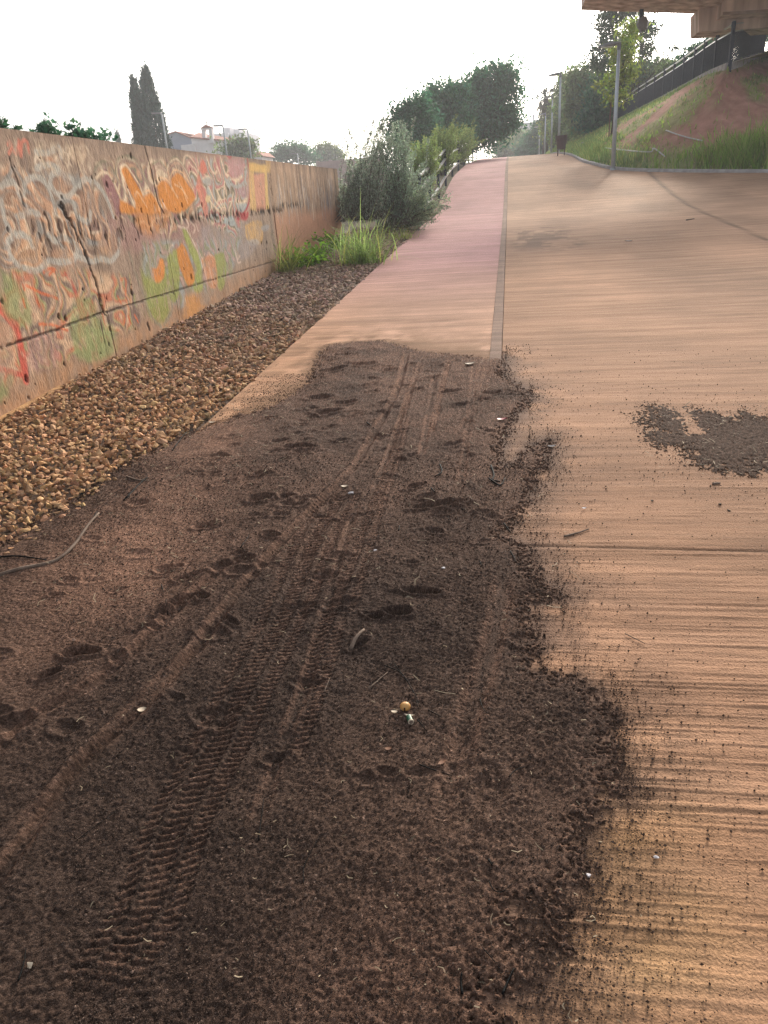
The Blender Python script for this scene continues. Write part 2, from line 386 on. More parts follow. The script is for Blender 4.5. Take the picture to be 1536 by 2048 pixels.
# ------------------------------------------------------------------ dark soil washed over the lane
sy_ = spaced(.66, 7.4, lambda y: max(.0037, .00055*y*y)); sx_ = np.arange(-2.6, .56, .0043)
X, Y = np.meshgrid(sx_, sy_)
d, _, _ = polydist(X, Y, soil_poly, True)
sd = np.where(inpoly(X, Y, soil_poly), d, -d)
sd = sd+.07*(fbm(X*9, Y*9, 51, 4)-.5)+.05*(vnoise(X*45, Y*45, 57)-.5)+.11*(vnoise(X*110, Y*110, 58)-.5)+.035*(RNG.random(X.shape)-.5)*(1+.3*Y)-.03
patch = sstep(-.02, .02, sd)
T = .030*(1-np.exp(-np.clip(sd, 0, 9)/.34))+.002
# thin scraped area near the gravel and along the tyre lines
thin = .9*np.exp(-(((X+1.75)/.45)**2+((Y-2.8)/.8)**2))+.5*np.exp(-(((X+1.9)/.3)**2+((Y-4.4)/.6)**2))+.35*np.exp(-(((X+.2)/.3)**2+((Y-1.05)/.25)**2))
thin = np.clip(thin*(.4+1.2*fbm(X*4, Y*4, 71, 4)), 0, 1)
h = T*(1-.6*thin)
h = h+patch*sstep(-.02, .22, sd)*(.030*(fbm(X*2.3, Y*2.0, 61, 3)-.5)+.024*(fbm(X*8, Y*6.5, 63, 3)-.5)*(1-.5*thin))
light = np.zeros(X.shape)                            # compacted dusty bottoms and ridges (lighter soil)
def rut(pts, wd, dep, ridge=.5, tread=None, lite=.5, seed=0):
    global h, light
    p = smooth_line(G2(pts), 6); dd, S, sgn = polydist(X, Y, p)
    dd = dd+.012*(fbm(X*9, Y*9, 200+seed, 3)-.5)
    L = S.max(); end = sstep(0, .15, S)*sstep(L, L-.15, S)
    g = np.exp(-(dd/wd)**2)
    if tread:
        ph = S*2*math.pi/tread; k = .5+.5*np.sin(ph+dd/wd*2.2*sgn+3*(fbm(X*14, Y*14, 400+seed, 2)-.5))
        k2 = (dd < wd*1.25)
        h = h-end*(dep*.30*sstep(wd*1.4, wd*.9, dd)+k2*dep*1.0*(k-.35)*(.5+.8*vnoise(S*9, S*0, seed)))
    else:
        h = h-end*dep*g*(.7+.6*vnoise(S*6, S*0, seed))
    h = h+end*ridge*dep*np.exp(-((dd-wd*1.75)/(wd*.55))**2)*(.3+1.2*fbm(X*11, Y*11, 210+seed, 3))
    if tread: light = np.maximum(light, 1.5*lite*end*sstep(wd*1.3, wd*.9, dd)*sstep(.55, .2, k))
    light = np.maximum(light, lite*end*np.exp(-((dd-(wd*1.2 if not tread else 0))/(wd*.6))**2)*sstep(.25, .5, fbm(X*6, Y*6, 300+seed, 3)))
rut([(-60, 1850), (100, 1630), (200, 1515), (330, 1395), (430, 1260), (520, 1150), (600, 1060), (700, 955), (745, 880), (795, 790), (815, 705)], .019, .021, .40, None, .42, 1)
rut([(-40, 1560), (60, 1460), (180, 1390), (300, 1290), (400, 1190), (500, 1110)], .019, .017, .5, None, .4, 2)
rut([(150, 2048), (290, 1850), (345, 1690), (410, 1560), (480, 1425), (530, 1325), (580, 1220), (625, 1110), (690, 985)], .027, .0085, .3, .024, .3, 3)
rut([(610, 1420), (650, 1270), (700, 1150), (740, 1040), (772, 960), (792, 890), (815, 810), (835, 735)], .022, .008, .3, .024, .3, 4)
rut([(920, 1570), (930, 1480), (955, 1390), (985, 1290), (1000, 1210), (1008, 1150)], .028, .014, .5, None, .45, 5)
rut([(0, 1720), (120, 1600), (260, 1450), (380, 1330), (440, 1280)], .022, .016, .6, None, .4, 6)
rut([(860, 880), (880, 800), (900, 720)], .02, .008, .4, .03, .5, 7)
rut([(840, 930), (858, 840), (870, 760)], .015, .007, .5, None, .6, 8)
rut([(900, 905), (960, 800), (975, 730)], .018, .007, .5, None, .4, 9)
base_c = [(150, 2048), (290, 1850), (345, 1690), (410, 1560), (480, 1425), (530, 1325), (580, 1220), (625, 1110), (690, 985)]
rut([(x+62-k*4, y) for k, (x, y) in enumerate(base_c)], .020, .0065, .3, .022, .3, 21); rut([(x-58+k*3, y) for k, (x, y) in enumerate(base_c)], .018, .006, .3, .026, .25, 22)
rut([(500, 1700), (560, 1530), (610, 1390), (655, 1230), (690, 1100), (720, 1000)], .015, .006, .4, None, .4, 23); rut([(700, 1250), (735, 1130), (765, 1020), (795, 930), (818, 840)], .017, .0055, .3, .022, .3, 24); rut([(580, 1560), (640, 1400), (690, 1240)], .02, .006, .3, .024, .3, 25)
rut([(870, 1700), (900, 1560), (925, 1420), (950, 1300)], .02, .008, .5, None, .35, 26); rut([(745, 1000), (790, 880), (822, 790), (845, 720)], .014, .006, .4, None, .5, 27); rut([(915, 1000), (935, 880), (945, 790), (950, 730)], .016, .006, .4, None, .45, 28)
def dent(px, py, lx, ly, ang, dep, rim=.5):
    global h, light
    c = gp(px, py); ca, sa = math.cos(ang), math.sin(ang)
    u = ((X-c[0])*ca+(Y-c[1])*sa)/lx; v = (-(X-c[0])*sa+(Y-c[1])*ca)/ly
    r = np.sqrt(u*u+v*v)+.25*(vnoise(X*25, Y*25, int(px))-.5)
    h = h-dep*sstep(1.1, .45, r)+rim*dep*np.exp(-((r-1.25)/.22)**2)
for a in [(165, 1320, .070, .032, .1, .026), (240, 1330, .03, .03, 0, .014), (372, 1213, .075, .028, .75, .026), (408, 1209, .028, .022, 0, .018), (330, 1240, .035, .03, .3, .014),
          (105, 1362, .05, .022, .5, .018), (522, 1008, .065, .045, .3, .026), (575, 1004, .05, .03, -.2, .016), (415, 1060, .06, .03, .3, .016), (560, 1042, .05, .03, 0, .01),
          (842, 1196, .075, .026, .0, .024), (795, 1240, .05, .030, 0, .026), (750, 1250, .035, .02, 0, .012), (880, 1020, .13, .03, .35, .026), (650, 1165, .06, .035, .2, .014), (830, 985, .06, .025, .8, .014),
          (330, 1145, .045, .03, .2, .015), (355, 1142, .03, .025, 0, .012), (380, 1165, .06, .025, .5, .018), (450, 1145, .06, .04, .3, .018), (490, 1130, .05, .03, .3, .016),
          (460, 1255, .055, .018, -.5, .016), (40, 1465, .06, .05, 0, .016), (140, 1472, .045, .035, 0, .012), (718, 1303, .045, .02, .9, .014), (600, 905, .10, .04, .1, .022), (560, 890, .06, .03, 0, .012),
          (850, 1560, .05, .02, .2, .007), (620, 1380, .05, .03, .2, .010), (690, 715, .12, .05, .1, .014), (720, 735, .14, .06, -.1, .016), (665, 745, .12, .06, .3, .018), (640, 800, .10, .05, .1, .018),
          (690, 812, .09, .05, 0, .016), (655, 830, .10, .05, 0, .018), (900, 790, .10, .04, .3, .014), (920, 815, .09, .04, .2, .012), (985, 790, .08, .04, .1, .012), (800, 870, .06, .03, .1, .010),
          (680, 1126, .07, .03, .1, .012), (700, 1180, .05, .03, .4, .010), (600, 1225, .06, .03, .3, .012), (300, 1270, .05, .02, .3, .012), (735, 1575, .035, .025, .1, .007), (980, 1590, .05, .09, .1, .010)]:
    dent(*a)
for i in range(170):
    y = RNG.uniform(1.6, 6.8); x = RNG.uniform(-2.1, -.8) if RNG.random() < .62 else RNG.uniform(-.9, .1)
    t = RNG.uniform(-.4, .6); lx = RNG.uniform(.03, .075); dep = RNG.uniform(.005, .017)
    c = np.array([x, y]); ca, sa = math.cos(t), math.sin(t)
    m = (np.abs(Y[:, 0]-y) < .25)
    XX = X[m]; YY = Y[m]
    u = ((XX-x)*ca+(YY-y)*sa)/lx; v = (-(XX-x)*sa+(YY-y)*ca)/(lx*.5); r = np.sqrt(u*u+v*v)+.3*(vnoise(XX*25, YY*25, i)-.5)
    h[m] += -dep*.8*sstep(1.25, 0, r)+.5*dep*np.exp(-((r-1.3)/.25)**2)
# crumbs
g1 = vnoise(X*190, Y*190, 81); g2 = vnoise(X*105, Y*105, 83); g3 = vnoise(X*50, Y*50, 85)
gr = (g1-.5)*.0058+(g2-.5)*.0050+(g3-.5)*.0026+(RNG.random(X.shape)-.5)*.0034
h = h+.85*gr*(.18+.82*sstep(.0, .2, sd))*patch*(1-.35*thin)*(1-.2*light)
Zs = SL*Y+.0035+np.where(patch > .02, np.maximum(h, .0005+.002*g1), 0)
edge = sd < -.012
Zs = np.where(edge, SL*Y-.03, Zs)
big = fbm(X*1.3, Y*1.3, 87, 3)
soilc = np.array((.074, .048, .037)); dustc = np.array((.27, .150, .102)); midc = np.array((.136, .083, .060))
k1 = np.clip((big-.42)*2.4, 0, 1)[..., None]
C = soilc*(1-k1)+midc*k1
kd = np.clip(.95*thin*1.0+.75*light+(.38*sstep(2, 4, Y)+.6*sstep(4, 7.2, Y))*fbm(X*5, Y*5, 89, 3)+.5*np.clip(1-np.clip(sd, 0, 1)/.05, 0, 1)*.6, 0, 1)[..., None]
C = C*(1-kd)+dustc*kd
C = C*(.5+1.0*RNG.random(X.shape)**1.5)[..., None]*(.85+.3*fbm(X*22, Y*22, 95, 3))[..., None]
spk = RNG.random(X.shape) > .992
C[spk] = C[spk]*2.2+.03
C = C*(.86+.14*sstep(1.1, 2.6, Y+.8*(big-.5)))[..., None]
keep = (sd[:-1, :-1] > -.02) | (sd[1:, 1:] > -.02)
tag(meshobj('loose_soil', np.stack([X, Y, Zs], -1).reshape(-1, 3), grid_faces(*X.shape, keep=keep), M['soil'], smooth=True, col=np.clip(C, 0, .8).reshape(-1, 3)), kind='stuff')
def soil_z(x, y): 
    i = np.clip(np.searchsorted(sy_, y), 0, len(sy_)-1); j = np.clip(np.searchsorted(sx_, x), 0, len(sx_)-1)
    return max(float(Zs[i, j]), SL*y+.002)

# second, thinner spread of soil and leaf bits on the pavement
s2 = G2([(1270, 830), (1300, 808), (1350, 806), (1400, 818), (1470, 826), (1600, 835), (1640, 880), (1560, 945), (1480, 950), (1400, 940), (1370, 915), (1300, 895), (1275, 860)])
X2, Y2 = np.meshgrid(np.arange(.70, 1.85, .006), np.arange(3.6, 5.2, .011))
d, _, _ = polydist(X2, Y2, s2, True); sd2 = np.where(inpoly(X2, Y2, s2), d, -d)
bare = G2([(1350, 806), (1375, 835), (1392, 865)]); db, _, _ = polydist(X2, Y2, bare)
sd2 = sd2+.02+.34*(fbm(X2*9, Y2*6, 131, 5)-.52)+.20*(RNG.random(X2.shape)-.5)+.16*(vnoise(X2*60, Y2*30, 139)-.5)-.02
sd2 = np.minimum(sd2, db-.022+.03*(vnoise(X2*40, Y2*40, 143)-.5))
h2 = np.where(sd2 > 0, -.001+.009*(1-np.exp(-np.clip(sd2, 0, 1)/.1))+(vnoise(X2*90, Y2*60, 133)-.5)*.008, -.02)
C2 = np.array((.092, .056, .040))*(.45+1.0*RNG.random(X2.shape))[..., None]
keep = (sd2[:-1, :-1] > -.006)
tag(meshobj('leafy_soil', np.stack([X2, Y2, SL*Y2+h2], -1).reshape(-1, 3), grid_faces(*X2.shape, keep=keep), M['soil'], smooth=True, col=C2.reshape(-1, 3)), kind='stuff')

# crumbs scattered over the concrete: one mesh of small angular grains
def octa(P_, R_, rng):
    n = len(P_); base = np.array([(1, 0, 0), (0, 1, 0), (-1, 0, 0), (0, -1, 0), (0, 0, 1), (0, 0, -1)], float)
    V = P_[:, None, :]+base[None]*R_[:, None, None]*rng.uniform(.55, 1.35, (n, 6, 1))
    f = np.array([(0, 1, 4), (1, 2, 4), (2, 3, 4), (3, 0, 4), (1, 0, 5), (2, 1, 5), (3, 2, 5), (0, 3, 5)])
    return V.reshape(-1, 3), (f[None]+np.arange(n)[:, None, None]*6).reshape(-1, 3)
pts = []; rad = []
bx = np.array(soil_poly[:48])
for i in range(36000):
    if 22500 <= i < 32000:
        t_ = RNG.random(); lb_ = np.array([(-1.76, 7.03), (-1.95, 5.84), (-2.1, 4.95), (-2.15, 4.3)]); x = np.interp(t_, [0, .4, .75, 1], lb_[:, 0])+.28+RNG.normal(0, .22); y = np.interp(t_, [0, .4, .75, 1], lb_[:, 1])+RNG.normal(0, .3)
        if x < -2.08: continue
    elif 20000 < i < 22500:
        x, y = RNG.normal(1.28, .33), RNG.normal(4.25, .42)
    elif i < 17500 or i >= 32000:
        q = bx[RNG.integers(6, 48)] if i % 3 else bx[RNG.integers(29, 48)]; off = abs(RNG.exponential(.15)); a = RNG.uniform(-.5, .5)
        x = q[0]+off*RNG.uniform(-.1, 1); y = q[1]+RNG.normal(0, .16)
    else:
        y = .9+5.5*RNG.random()**1.7; x = RNG.uniform(-.02, .45+.55*y)
    if x < -.05 and y > 6: continue
    r = (RNG.exponential(.0008)+.0009)*(.75+.13*y)
    pts.append((x, y, SL*y+.003+r*.4)); rad.append(min(r, .0045))
V, Fc = octa(np.array(pts), np.array(rad), RNG)
cc = np.repeat(np.array((.088, .058, .045))*RNG.uniform(.5, 1.8, (len(pts), 1)), 6, 0)
tag(meshobj('soil_crumbs', V, Fc, M['soil'], col=cc), kind='stuff')
# crumbs lying loose on the soil itself (grainy relief)
pts = []; rad = []
for i in range(80000):
    y = .85+3.2*RNG.random()**1.6; x = RNG.uniform(-.62*y-.35, .35)
    ii = np.searchsorted(sy_, y); jj = np.searchsorted(sx_, x)
    if jj <= 0 or jj >= len(sx_) or sd[ii, jj] < 0: continue
    r = (RNG.exponential(.0007)+.0010)*(.7+.16*y); pts.append((x, y, Zs[ii, jj]+r*.5)); rad.append(min(r, .007))
V, Fc = octa(np.array(pts), np.array(rad), RNG)
cc = np.repeat(np.array((.085, .058, .045))*(.45+RNG.exponential(.75, (len(pts), 1))), 6, 0)
tag(meshobj('soil_grains', V, Fc, M['soil'], col=cc), kind='stuff')

# ------------------------------------------------------------------ gravel bed
def rock(seed):
    r = np.random.default_rng(seed)
    import bmesh
    bm = bmesh.new()
    for p in r.normal(size=(13, 3)): 
        p = p/np.linalg.norm(p)*r.uniform(.75, 1.15); bm.verts.new((p[0]*1.15, p[1]*.9, p[2]*.68))
    bmesh.ops.convex_hull(bm, input=bm.verts)
    bmesh.ops.delete(bm, geom=[v for v in bm.verts if not v.link_faces], context='VERTS')
    bmesh.ops.triangulate(bm, faces=bm.faces)
    bm.verts.index_update()
    V = np.array([v.co[:] for v in bm.verts]); T = np.array([[v.index for v in f.verts] for f in bm.faces]); bm.free()
    return V, T
ROCKS = [rock(i) for i in range(14)]
def rotmats(n, rng, tilt=math.pi):
    q = rng.normal(size=(n, 4)); q /= np.linalg.norm(q, axis=1)[:, None]; a, b, c, d = q.T
    return np.stack([np.stack([1-2*(c*c+d*d), 2*(b*c-a*d), 2*(b*d+a*c)], -1), np.stack([2*(b*c+a*d), 1-2*(b*b+d*d), 2*(c*d-a*b)], -1), np.stack([2*(b*d-a*c), 2*(c*d+a*b), 1-2*(b*b+c*c)], -1)], 1)
def gravel_left(y): return -3.80
def gravel_right(y): return np.interp(y, [0, 2.7, 3.0, 3.6, 4.2, 4.6, 6, 20], [-2.36, -2.34, -2.26, -2.32, -2.24, -2.17, -2.115, -2.115])
gp_, gr_ = [], []
y = 2.2
while y < 19.5:
    st = .027+.0019*y; x = -3.82
    while x < gravel_right(y)+.03:
        for lay in range(1):
            gp_.append((x+RNG.normal(0, st*.35), y+RNG.normal(0, st*.35))); gr_.append(st*(.34+.55*RNG.random()**1.4)*(1.5 if RNG.random() < .06 else 1))
        x += st
    y += st
gp_ = np.array(gp_); gr_ = np.array(gr_)
ok = (gp_[:, 0] < gravel_right(gp_[:, 1])+.02+.05*(vnoise(gp_[:, 1]*7, gp_[:, 1]*0, 9)-.4)) & (gp_[:, 0] > -3.80+gr_*.8); gp_ = gp_[ok]; gr_ = gr_[ok]
gz = SL*gp_[:, 1]-.012+.05*(fbm(gp_[:, 0]*2, gp_[:, 1]*2, 15, 3)-.45)+RNG.uniform(-.014, .018, len(gp_))+.03*sstep(-3.2, -3.8, gp_[:, 0])
VV, TT, CC = [], [], []; n0 = 0
kind = RNG.integers(0, len(ROCKS), len(gp_)); RM = rotmats(len(gp_), RNG)
for k in range(len(ROCKS)):
    ids = np.where(kind == k)[0]; rv, rt = ROCKS[k]
    v = np.einsum('nij,vj->nvi', RM[ids], rv)*gr_[ids, None, None]; v[..., 2] *= .8
    v += np.stack([gp_[ids, 0], gp_[ids, 1], gz[ids]], -1)[:, None]
    VV.append(v.reshape(-1, 3)); TT.append((rt[None]+n0+np.arange(len(ids))[:, None, None]*len(rv)).reshape(-1, 3)); n0 += v.shape[0]*v.shape[1]
    yy = gp_[ids, 1]; kk = sstep(4.6, 10.5, yy+1.5*(vnoise(gp_[ids, 0]*2, yy*2, 5)-.5))[:, None]
    c = np.array((.55, .325, .175))*(1-kk)+np.array((.37, .262, .20))*kk  # near stones more orange: warm sun glow put into their colour
    c = c*RNG.uniform(.5, 1.4, (len(ids), 1))*RNG.uniform(.92, 1.08, (len(ids), 3))
    CC.append(np.repeat(c, len(rv), 0))
tag(meshobj('gravel', np.vstack(VV), np.vstack(TT), M['gravel'], col=np.clip(np.vstack(CC), 0, .9)), kind='stuff')
gxs = np.linspace(-3.81, -2.02, 40); gys = spaced(-6, 19.8, lambda y: .12)
X, Y = np.meshgrid(gxs, gys); Z = SL*Y-.028+.05*(fbm(X*2, Y*2, 15, 3)-.45)+.03*sstep(-3.2, -3.8, X); Z = np.where(X > -2.12, SL*Y-.05, Z)
tag(meshobj('gravel_bed', np.stack([X, Y, Z], -1).reshape(-1, 3), grid_faces(*X.shape), M['gravel'], smooth=True, col=np.full((X.size, 3), (.13, .085, .06))), kind='structure')

# ------------------------------------------------------------------ graffiti wall (plane x = -3.80, top z = 2.28)
WX, WTOP = -3.80, 2.28
cy = np.arange(-3.0, 18.0, .012); cz = np.arange(-.3, 2.32, .012)
CY, CZ = np.meshgrid(cy, cz)
def z7(*l): return [tuple(atx(x/3.84, 260+y/3.84, WX)[1:]) for x, y in l]
def z8(*l): return [tuple(atx(180+x/2.954, 290+y/2.954, WX)[1:]) for x, y in l]
def pxl(*l): return [tuple(atx(x, y, WX)[1:]) for x, y in l]
n_a = fbm(CY*1.2, CZ*1.2, 401, 5); n_s = fbm(CY*16, CZ*1.6, 403, 4); n_f = fbm(CY*14, CZ*9, 405, 4); n_g = .5*fbm(CY*40, CZ*22, 407, 3)+.5*fbm(CY*55, CZ*7, 408, 3)
base1 = np.array(rgb(174, 150, 130)); base2 = np.array(rgb(136, 117, 102)); 
CV = base1*(1-n_a[..., None])+base2*n_a[..., None]
CV *= (1+.9*(n_s-.5)+.7*(n_g-.5))[..., None]
# far unpainted end: brown with vertical run-off streaks above, warmer orange-brown below
far = sstep(12.45, 12.7, CY)[..., None]
stre = fbm(CY*6, CZ*.8, 411, 4)[..., None]
up_ = np.array(rgb(162, 134, 110))*(.25+1.5*stre)*(.6+.8*n_g[..., None]); dn_ = np.array(rgb(184, 138, 110))*(.7+.3*n_a[..., None]+.3*n_g[..., None])
kz = sstep(1.35, 1.6, CZ+.1*(n_a-.5))[..., None]
CV = CV*(1-far)+far*(dn_*(1-kz)+up_*kz)
# warmer tone fading up from the foot
ft = (sstep(.42, .03, CZ-SL*CY)*.6)[..., None]*n_f[..., None]*1.4; ft = np.clip(ft, 0, .8)
CV = CV*(1-ft)+ft*np.array(rgb(200, 146, 100))
def wear(al, amt=.5, s=0):
    nn = .45*n_f+.25*np.roll(n_s, 37*s, 1)+.3*n_g
    return al*(.35+.65*sstep(.60+.22*(amt-.5), .50+.22*(amt-.5), nn))
def put(mask, c, al=.85, amt=.5, s=0):
    global CV
    a = np.clip(mask*wear(al, amt, s), 0, 1)[..., None]; CV = CV*(1-a)+a*np.array(rgb(*c))*(.85+.3*n_g[..., None])
WYd = CY+.03*(fbm(CY*5, CZ*5, 421, 3)-.5); WZd = CZ+.03*(fbm(CY*5, CZ*5, 427, 3)-.5)
def bb(pts, m): 
    p = np.array(pts); r = (CY > p[:, 0].min()-m) & (CY < p[:, 0].max()+m) & (CZ > p[:, 1].min()-m) & (CZ < p[:, 1].max()+m); return r
def fill(pts, c, al=.85, amt=.5, soft=.02, s=0, sm=True):
    if sm: pts = smooth_line(list(pts)+[pts[0]], 4)
    r = bb(pts, .15); m = np.zeros(CY.shape)
    a, b = WYd[r], WZd[r]; d, _, _ = polydist(a, b, pts, True); ins = inpoly(a, b, pts); d = np.where(ins, d, -d)
    m[r] = sstep(-soft, soft, d); put(m, c, al, amt, s)
def stroke(pts, c, wd=.03, al=.8, amt=.45, s=0):
    pts = smooth_line(pts, 5); r = bb(pts, .2); m = np.zeros(CY.shape)
    d, _, _ = polydist(WYd[r], WZd[r], pts); m[r] = sstep(wd, wd*.55, d); put(m, c, al, amt, s)
GB = (184, 180, 170); CREAM = (234, 212, 180); ORG = (214, 138, 58); MAU = (152, 108, 108); OLV = (132, 128, 104); GRN = (154, 160, 84); COR = (206, 96, 80); SAL = (216, 128, 106); TAN = (196, 156, 122)
# broad background tints
fill(z8((-40, 420), (160, 400), (480, 430), (700, 480), (640, 640), (300, 640), (100, 600)), (170, 132, 124), .7, .55, .08)
fill(z8((560, 60), (900, 70), (940, 420), (720, 430), (620, 330), (560, 200)), (196, 158, 140), .8, .7, .05)
fill(z8((660, 480), (1000, 470), (960, 640), (800, 700), (640, 620)), (160, 150, 146), .7, .5, .06)
fill(z8((300, 640), (480, 560), (480, 760), (330, 800)), (150, 150, 126), .7, .55, .05)
# marbled layers of old curls (paint on paint)
def marble(pts, freq, seed, cols, al):
    f = fbm(CY*freq+.6*fbm(CY*3, CZ*3, seed+5, 3), CZ*freq*.75, seed, 3)*9; ins = np.zeros(CY.shape); r = bb(pts, .1); d, _, _ = polydist(WYd[r], WZd[r], pts, True); q = inpoly(WYd[r], WZd[r], pts); ins[r] = sstep(-.03, .08, np.where(q, d, -d))
    for k, c in enumerate(cols):
        ph = (f+k*.37) % 1.0; put(ins*sstep(.34, .42, ph)*sstep(.66, .58, ph), c, al, .6, k)
marble(z8((560, 60), (930, 66), (930, 420), (860, 560), (640, 430), (590, 250)), 2.2, 433, [CREAM, (172, 176, 170), (190, 128, 124), (128, 120, 100)], .95)
marble(z8((20, 80), (560, 70), (620, 420), (480, 560), (160, 440)), 2.0, 437, [(128, 126, 104), CREAM, (142, 104, 102), (206, 160, 128)], .8)
marble(z8((300, 560), (900, 540), (840, 780), (560, 980), (330, 980)), 1.9, 441, [(150, 154, 120), (192, 160, 150), (160, 166, 162)], .8)
marble(z7((0, 260), (720, 330), (900, 900), (560, 1060), (0, 1100)), 1.7, 445, [(232, 210, 182), (150, 150, 146), (122, 96, 84), (212, 160, 124)], .75)
marble(z7((0, 1050), (560, 1050), (1000, 1100), (1100, 1500), (500, 1800), (0, 2000)), 1.9, 449, [(160, 170, 112), (228, 190, 154), (124, 102, 94), (212, 128, 96)], .75)
marble(z7((60, 60), (700, 90), (720, 330), (0, 300)), 2.6, 451, [(226, 208, 184), (132, 112, 100)], .75)
# left worn bubble letters
for c_, r_, col_, a_ in [((480, 430), (70, 85), (188, 150, 122), .6), ((90, 540), (70, 110), (182, 142, 112), .5), ((300, 560), (90, 140), (178, 140, 114), .5), ((680, 560), (90, 120), (186, 146, 118), .5), ((230, 930), (130, 110), (200, 158, 122), .55), ((470, 960), (80, 50), (200, 156, 122), .5), ((830, 870), (80, 80), (196, 152, 116), .5), ((360, 150), (90, 70), (190, 172, 148), .6), ((600, 170), (70, 90), (206, 178, 148), .55), ((390, 230), (40, 36), (212, 148, 108), .5)]:
    fill(z7(*[(c_[0]+r_[0]*math.cos(t), c_[1]+r_[1]*math.sin(t)) for t in np.linspace(0, 6.28, 11)[:-1]]), col_, a_, .5, .03)
for l in [[(10, 430), (60, 400), (120, 415), (160, 520)], [(10, 540), (40, 700), (100, 790), (180, 800)], [(180, 490), (200, 390), (270, 360), (340, 400), (400, 520), (430, 640)], [(385, 430), (400, 350), (470, 330), (540, 360), (580, 430)],
          [(390, 420), (440, 490), (520, 510), (575, 440)], [(610, 430), (650, 380), (720, 390), (780, 450), (830, 540), (870, 660)], [(60, 850), (80, 950), (150, 1040), (250, 1080), (330, 1050), (370, 1010), (460, 1010), (560, 1000), (590, 930), (560, 860), (490, 830), (420, 850), (360, 800)],
          [(590, 970), (700, 1010), (780, 990), (860, 1000), (910, 940), (915, 840)], [(140, 660), (230, 630), (300, 650)], [(560, 560), (600, 660), (680, 700), (695, 630)], [(60, 850), (130, 800), (220, 830), (250, 900)], [(280, 300), (380, 270), (460, 300)], [(280, 180), (380, 170), (450, 130), (470, 200)]]:
    stroke(z7(*l), GB, .034, .8, .66)
for l in [[(60, 110), (80, 85), (100, 140), (130, 190), (150, 85), (160, 200), (175, 100), (210, 90), (225, 170)], [(70, 180), (100, 120)]]: stroke(z7(*l), SAL, .018, .8, .6)
for q in range(70):                                   # pale rubbed flecks
    a, b = RNG.uniform(250, 680), RNG.uniform(60, 300); stroke(z7((a, b), (a+12, b+40), (a+30, b+70)), (214, 192, 164), .010, .6, .5, q)
for q in range(110):
    a, b = RNG.uniform(40, 900), RNG.uniform(600, 1000); stroke(z7((a, b), (a+14, b+46)), (212, 172, 134), .008, .55, .5, q)
# mauve petal with olive / cream outlines
fill(z7((780, 370), (835, 345), (900, 480), (935, 600), (900, 660), (850, 560)), MAU, .9, .7)
stroke(z7((740, 370), (780, 330), (840, 340), (890, 430), (930, 540)), CREAM, .018, .8, .6)
for k_ in range(3): stroke(z7((715-k_*4, 440), (730, 300+k_*22), (790, 235+k_*24), (860, 290+k_*18), (930, 420), (1030, 590)), (OLV, (150, 138, 120), (172, 152, 132))[k_], .016, .75, .55)
fill(z7((925, 300), (960, 275), (1000, 320), (1060, 430), (1095, 500), (1050, 560), (1000, 470)), ORG, .95, .85)
stroke(z7((925, 330), (935, 280), (980, 275), (1060, 400), (1100, 490)), CREAM, .014, .85, .7); stroke(z7((930, 330), (1000, 500), (1040, 600)), CREAM, .012, .8, .7)
for k_ in range(3): stroke(z7((885+k_*10, 330), (900+k_*8, 225+k_*16), (980, 200+k_*18), (1060-k_*8, 235+k_*18), (1120-k_*8, 370), (1150, 440)), (OLV, (176, 164, 140), (150, 124, 112))[k_], .015, .75, .6)
for pl in [[(1040, 510), (1090, 490), (1140, 600), (1120, 640), (1050, 620)], [(1110, 500), (1165, 485), (1215, 560), (1235, 640), (1120, 640)], [(920, 530), (1040, 600), (1050, 640), (930, 630)],
           [(1205, 430), (1255, 385), (1310, 440), (1370, 560), (1385, 640), (1270, 615), (1220, 520)], [(1315, 380), (1365, 325), (1430, 400), (1500, 510), (1470, 570), (1390, 620), (1330, 480)]]:
    fill(z7(*pl), ORG, .95, .85)
fill(z7((1040, 620), (1290, 620), (1275, 730), (1150, 810), (1050, 730)), (204, 138, 76), .75, .5, .06)
for l in [[(1040, 500), (1060, 480), (1130, 590)], [(1100, 470), (1160, 470), (1210, 560), (1225, 620)], [(1190, 440), (1230, 370), (1290, 390), (1360, 520)], [(1300, 380), (1340, 310), (1400, 330), (1490, 470)], [(1240, 540), (1280, 610)], [(1340, 420), (1400, 460), (1440, 560)], [(1370, 400), (1440, 520)]]:
    stroke(z7(*l), (232, 190, 146), .013, .85, .7)
for k_ in range(4): stroke(z8((365+k_*5, 190), (370+k_*6, 120+k_*12), (415, 100+k_*12), (450, 140+k_*8)), (OLV, (146, 112, 108), (184, 160, 140), (166, 132, 120))[k_], .014, .75, .65)
for k_ in range(4): stroke(z8((450+k_*6, 150), (465+k_*5, 95+k_*10), (510, 75+k_*11), (560-k_*5, 130), (620-k_*6, 250)), (OLV, CREAM, (150, 132, 118), (206, 168, 140))[k_], .013, .75, .65)
# arcs and curls between the orange letters and the yellow panel
for k_ in range(4): stroke(z8((550+k_*9, 130), (560+k_*8, 65+k_*12), (600, 80+k_*14), (640-k_*2, 170), (660, 330)), (CREAM, OLV, (182, 140, 132), CREAM)[k_], .013, .8, .7)
fill(z8((640, 140), (668, 80), (692, 150), (660, 170)), SAL, .9, .8); fill(z8((628, 250), (640, 170), (672, 250), (700, 390), (690, 430), (660, 360)), SAL, .75, .6)
for l in [[(690, 70), (720, 150), (745, 165), (750, 130)], [(735, 70), (770, 180)], [(770, 70), (800, 170), (820, 180)], [(700, 240), (735, 320), (790, 400)], [(690, 300), (760, 390), (800, 410)], [(795, 215), (790, 290), (800, 390)], [(845, 280), (835, 340), (815, 400)], [(750, 270), (800, 380)], [(765, 330), (800, 405)], [(720, 200), (690, 180), (665, 200)]]:
    stroke(z8(*l), CREAM, .020, .85, .75)
